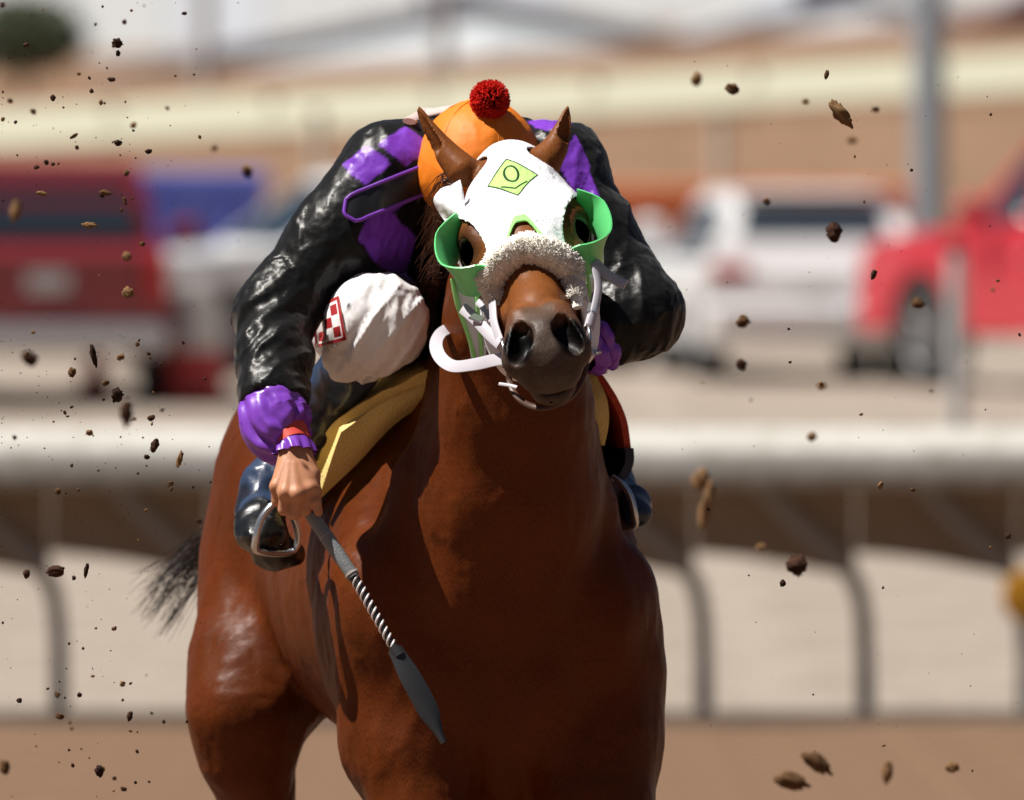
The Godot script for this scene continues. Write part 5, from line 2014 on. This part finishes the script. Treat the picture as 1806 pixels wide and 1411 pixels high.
func whip() -> void:
	var o := thing("riding_whip", "grey gripped riding whip with silver twisted shaft and black flap in the jockey's hand", "whip", W(545, 900, -0.21))
	var a := W(502, 838, -0.232)
	var b := W(624, 1018, -0.168)
	var g := Geo.new()
	var grey := paint(lin(0.20, 0.215, 0.225), 0.75)
	grey.normal_enabled = true
	grey.normal_texture = grain(0.15, 71, 3, 256, true, 4.0)
	grey.uv1_triplanar = true
	grey.uv1_scale = Vector3(9, 9, 9)
	var pts := []
	for k in 9: pts.append(a.lerp(b, k / 8.0))
	g.tube(pts, [0.011, 0.0112, 0.0115, 0.0122, 0.0128, 0.013, 0.0128, 0.012, 0.0115], 18)
	part("grip", g, grey, o)
	g = Geo.new()
	var d := (b - a).normalized()
	for q in [0.60, 0.965]:
		var p := a.lerp(b, q)
		g.tube([p - d * 0.002, p, p + d * 0.002], [0.0122, 0.0138, 0.0122] if q > 0.9 else [0.0118, 0.0132, 0.0118], 18)
	part("grip_ring", g, paint(lin(0.55, 0.5, 0.47), 0.4), o)
	g = Geo.new()
	var e := W(696, 1145, -0.125)
	pts = []
	for k in 7: pts.append(b.lerp(e, k / 6.0))
	g.tube(pts, [0.0095, 0.0078, 0.0076, 0.0074, 0.007, 0.0068, 0.0064], 14)
	var black := paint(lin(0.02, 0.02, 0.021), 0.45)
	var shaft := part("shaft", g, black, o)
	g = Geo.new()
	var x := d.cross(Vector3(0, 0, 1)).normalized()
	var y := d.cross(x)
	for s in 2:
		var h := []
		for k in 61:
			var t := k / 60.0
			var an := t * TAU * 5.5 + s * PI
			h.append(b.lerp(e, t) + (x * cos(an) + y * sin(an)) * lerpf(0.0080, 0.0066, t))
		g.tube(h, [0.0024], 6)
	part("silver_thread", g, paint(lin(0.72, 0.66, 0.66), 0.35, 0.5, 0.3), shaft)
	# flap: a folded leather tongue
	g = Geo.new()
	var tip := W(786, 1308, -0.085)
	var dir := (tip - e).normalized()
	var side := dir.cross(Vector3(0.25, 0.1, 1)).normalized()
	var rows := []
	for k in 15:
		var t := k / 14.0
		var w := lerpf(0.012, 0.0185, smooth(0.0, 0.35, t)) * (1.0 - 0.86 * smooth(0.62, 1.0, t))
		var line := []
		for j in 5:
			var u := j / 4.0 * 2.0 - 1.0
			line.append(e.lerp(tip, t) + side * (u * w + 0.004 * smooth(0.5, 1.0, t)) + Vector3(0, 0, 1) * (0.005 * (1.0 - u * u) + 0.003 * sin(t * 5.0)))
		rows.append(line)
	g.sheet(rows, 0.007)
	var leather := paint(lin(0.030, 0.031, 0.034), 0.42)
	var fl := part("flap", g, leather, o)
	g = Geo.new()
	g.tube([e - d * 0.006, e + d * 0.004, e + d * 0.016], [0.0085, 0.0125, 0.0115], 14)
	part("keeper", g, leather, fl)


# ---------------------------------------------------------------- soil thrown up by the hooves
func clods() -> void:
	var shapes := []
	var r := RandomNumberGenerator.new()
	r.seed = 21
	var tones := [Color(0.060, 0.030, 0.020), Color(0.035, 0.020, 0.015), Color(0.11, 0.060, 0.030), Color(0.20, 0.115, 0.055)]
	for k in 8:
		var g := Geo.new()
		g.ball(Vector3.ZERO, Vector3.ONE, Basis(), 16, 12)
		for i in g.v.size():
			var d := g.v[i].normalized()
			var w := 1.0 + 0.55 * noise.get_noise_3dv(d * 1.2 + Vector3(k * 7.0, 0, 0)) + 0.45 * noise.get_noise_3dv(d * 4.2 + Vector3(0, k * 5.0, 0))
			g.v[i] = d * w
		# normals of the lumpy shape
		for i in g.v.size():
			g.n[i] = Vector3.ZERO
		for i in range(0, g.ix.size(), 3):
			var nn := (g.v[g.ix[i + 2]] - g.v[g.ix[i]]).cross(g.v[g.ix[i + 1]] - g.v[g.ix[i]])
			for q in 3:
				g.n[g.ix[i + q]] += nn
		for i in g.v.size():
			g.n[i] = g.n[i].normalized() if g.n[i].length() > 0 else g.v[i].normalized()
		var m := paint(lin(tones[k % 4].r, tones[k % 4].g, tones[k % 4].b), 0.95, 0.2)
		shapes.append(g.mesh(m))
	# the larger ones, each where the photograph shows it: x, y, half width, half height (pixels), depth, tone, tilt
	var big := [
		[206, 76, 9, 8, 0.1, 1, 0.2, "largest dark clod near the top left, in front of the pale barn"],
		[208, 94, 4, 5, 0.1, 1, 0.0, "small clod just under the largest dark clod at the top left"],
		[197, 140, 7, 4, 0.0, 0, 0.1, "flat dark clod above the left end of the cream fence"],
		[208, 252, 7, 5, 0.1, 1, 0.3, "dark clod in front of the lower edge of the cream fence at left"],
		[262, 267, 6, 4, 0.0, 1, 0.0, "dark clod right of another below the cream fence at left"],
		[130, 240, 8, 3, 0.2, 2, -0.6, "bent brown straw-like crumb before the cream fence at left"],
		[436, 302, 9, 9, -2.0, 0, 0.0, "round blurred clod left of the jockey's shoulder"],
		[378, 260, 6, 6, -2.0, 3, 0.0, "blurred tan clod under the cream fence"],
		[223, 305, 5, 5, -0.6, 2, 0.0, "brown clod just above the blue container"],
		[158, 397, 12, 5, 0.2, 3, 0.1, "tan flat clod on the upper corner of the dark red tailgate"],
		[74, 341, 9, 4, 0.2, 3, 0.2, "pale tan clod in front of the dark red pickup's window"],
		[28, 372, 9, 18, 1.8, 3, 0.1, "large blurred tan clod at the left edge before the pickup's window"],
		[186, 340, 11, 4, 0.1, 2, 0.3, "long brown clod before the blue container"],
		[220, 354, 3, 7, 0.1, 2, -0.3, "thin upright clod before the blue container"],
		[251, 430, 5, 4, 0.0, 2, 0.2, "brown clod at the right end of the dark red tailgate"],
		[224, 452, 8, 7, -0.9, 3, 0.0, "blurred ochre clod on the dark red tailgate"],
		[226, 516, 10, 9, -0.3, 3, 0.2, "light ochre clod below the dark red tailgate"],
		[165, 627, 5, 19, 0.2, 1, -0.25, "tall dark sliver of soil before the pickup's bumper"],
		[52, 632, 15, 11, -2.2, 0, 0.3, "large soft dark clod under the pickup's bumper"],
		[127, 656, 7, 8, 0.1, 2, 0.3, "tan brown clod beside the red cone"],
		[206, 697, 10, 12, 0.2, 1, 0.0, "round black clod above the near rail at left"],
		[223, 727, 11, 23, 1.8, 0, 0.0, "long soft brown clod under the round black clod"],
		[267, 737, 7, 5, 0.2, 0, -0.3, "dark clod right of the long soft brown clod"],
		[273, 785, 7, 11, 0.2, 0, 0.45, "red brown clod in front of the rail left of the horse"],
		[317, 810, 5, 14, 0.1, 3, 0.3, "tan splinter in front of the rail left of the horse"],
		[259, 806, 5, 4, 0.1, 1, 0.6, "small dark clod left of the tan splinter"],
		[98, 1007, 16, 9, 0.2, 0, -0.2, "large dark clod over the sand left of the tail"],
		[47, 1012, 6, 8, 0.0, 0, 0.0, "dark clod at the far left over the sand"],
		[152, 1006, 4, 12, 0.1, 1, 0.15, "thin upright dark clod over the sand left of the tail"],
		[1229, 140, 9, 11, -1.6, 3, 0.3, "soft brown clod in front of the cream fence right of the horse's ear"],
		[1291, 156, 12, 9, -0.8, 2, 0.2, "brown clod right of another before the cream fence"],
		[1483, 200, 11, 27, -0.3, 3, -0.75, "long tan and brown clod tilted before the cream fence"],
		[1458, 131, 4, 8, 0.0, 2, 0.3, "small upright clod above the cream fence"],
		[1421, 178, 6, 5, -1.5, 3, 0.0, "small soft clod left of the long tilted clod"],
		[1544, 192, 7, 5, -1.2, 2, 0.0, "soft brown clod left of the light pole"],
		[1503, 247, 9, 6, -2.4, 3, 0.0, "blurred tan clod below the long tilted clod"],
		[1471, 409, 14, 15, -0.7, 0, 0.2, "large dark clod in front of the white estate car's window"],
		[1352, 354, 6, 6, -1.2, 2, 0.0, "clod over the roof of the white estate car"],
		[1310, 567, 12, 10, -1.0, 2, 0.2, "brown clod on the white estate car's bumper"],
		[1541, 484, 5, 9, -0.3, 0, 0.3, "dark sliver at the right corner of the white estate car"],
		[1619, 536, 12, 8, -1.2, 2, 0.35, "soft brown clod before the red pickup's front wheel"],
		[1308, 642, 9, 9, -1.2, 0, 0.0, "red brown clod under the white estate car's bumper"],
		[1449, 682, 8, 6, -1.6, 3, 0.2, "soft tan clod on the pale ground below the estate car"],
		[1432, 770, 8, 7, -1.6, 3, 0.0, "ochre clod on the upper edge of the rail"],
		[1406, 997, 18, 17, -0.9, 0, -0.4, "large dark red brown clod under the rail at right"],
		[1246, 890, 10, 40, -2.4, 3, 0.25, "long pale streak-like lump of sand under the rail right of the boot"],
		[1236, 845, 14, 18, -2.6, 3, 0.5, "pale lump of sand at the lower edge of the rail right of the boot"],
		[1343, 966, 9, 7, -1.8, 3, 0.0, "small ochre lump below the rail at right"],
		[1395, 1378, 30, 13, 1.2, 2, 0.3, "broad soft clod near the lower right corner of the track"],
		[1440, 1345, 30, 12, 1.2, 2, 0.7, "second broad soft clod rising above the broad clod at lower right"],
		[1565, 1362, 9, 18, 1.4, 3, 0.0, "soft upright lump right of the broad clods at lower right"],
		[1680, 1353, 12, 9, 1.0, 3, 0.0, "soft lump near the right end of the lower track"],
		[175, 1360, 7, 10, 0.2, 1, -0.3, "dark clod over the track at lower left"],
		[105, 1263, 8, 5, 0.0, 2, 0.2, "brown clod over the rail's shadow at lower left"],
		[229, 1263, 5, 9, 0.1, 0, 0.2, "upright dark clod over the rail's shadow left of the hind leg"],
		[8, 1352, 9, 12, -1.2, 2, 0.0, "soft brown clod at the left edge over the track"],
	]
	for e in big:
		var z: float = e[4] if absf(e[4]) < 0.65 else e[4] * 2.2
		var o := put(numbered("dirt_clod"), shapes[(e[5] as int) + 4 * r.randi_range(0, 1)], self, W(e[0], e[1], z))
		var px := (EYE.z - z) / FOCAL
		o.basis = Basis(Vector3(0, 0, 1), -(e[6] as float)) * Basis.from_scale(Vector3(e[2] * px, e[3] * px, minf(e[2], e[3]) * px * 1.1)) * Basis(Vector3(0.3, 0.8, 0.5).normalized(), r.randf_range(-0.25, 0.25))
		o.basis = o.basis.orthonormalized() * Basis.from_scale(Vector3(e[2] * px, e[3] * px, minf(e[2], e[3]) * px * 1.1)) if false else o.basis
		tag(o, e[7], "dirt clod", "clods of soil flying around the horse")
	# and the many crumbs, mostly behind the horse's right side
	for k in 190:
		var x: float
		var y: float
		if k < 60:
			x = clampf(150 + r.randfn() * 130.0, 5, 430)
			y = clampf(190 + r.randfn() * 110.0, 10, 420)
		elif k < 120:
			x = clampf(200 + r.randfn() * 100.0, 5, 400)
			y = clampf(760 + r.randfn() * 120.0, 430, 1060)
		elif k < 160:
			x = clampf(160 + r.randfn() * 90.0, 5, 330)
			y = r.randf_range(1060, 1400)
		else:
			x = r.randf_range(1190, 1800)
			y = r.randf_range(20, 1400)
		var z := r.randf_range(-0.6, 0.6) if r.randf() < 0.75 else (r.randf_range(-3.4, -2.8) if x > 900 else r.randf_range(1.2, 2.4))
		var s := minf(r.randf_range(1.0, 2.6) + (r.randf_range(1.0, 3.0) if r.randf() < 0.25 else 0.0), 5.0)
		var px := (EYE.z - z) / FOCAL
		var o := put(numbered("dirt_crumb"), shapes[r.randi_range(0, 7)], self, W(x, y, z))
		o.basis = Basis(Vector3(0, 0, 1), r.randf_range(0, TAU)) * Basis.from_scale(Vector3(s * r.randf_range(0.8, 1.7), s, s) * px)
		tag(o, "small crumb of soil thrown up by the hooves", "dirt crumb", "crumbs of soil in the air")
	# dust-fine specks that nobody could count
	var mm := MultiMesh.new()
	mm.transform_format = MultiMesh.TRANSFORM_3D
	mm.mesh = shapes[1]
	mm.instance_count = 420
	for k in 420:
		var x := clampf(170 + r.randfn() * 130.0, 3, 420) if k < 330 else r.randf_range(1180, 1800)
		var y := clampf(640 + r.randfn() * 330.0, 5, 1405) if k < 330 else r.randf_range(30, 1400)
		var z := r.randf_range(-0.5, 0.9)
		var s := r.randf_range(0.45, 1.1) * (EYE.z - z) / FOCAL
		mm.set_instance_transform(k, Transform3D(Basis.from_euler(Vector3(r.randf_range(0, TAU), r.randf_range(0, TAU), 0)).scaled(Vector3.ONE * s), W(x, y, z)))
	var dust := MultiMeshInstance3D.new()
	dust.name = "soil_specks"
	dust.multimesh = mm
	add_child(dust, true)
	tag(dust, "fine specks of dark soil hanging in the air around the horse", "soil specks")
	dust.set_meta("kind", "stuff")
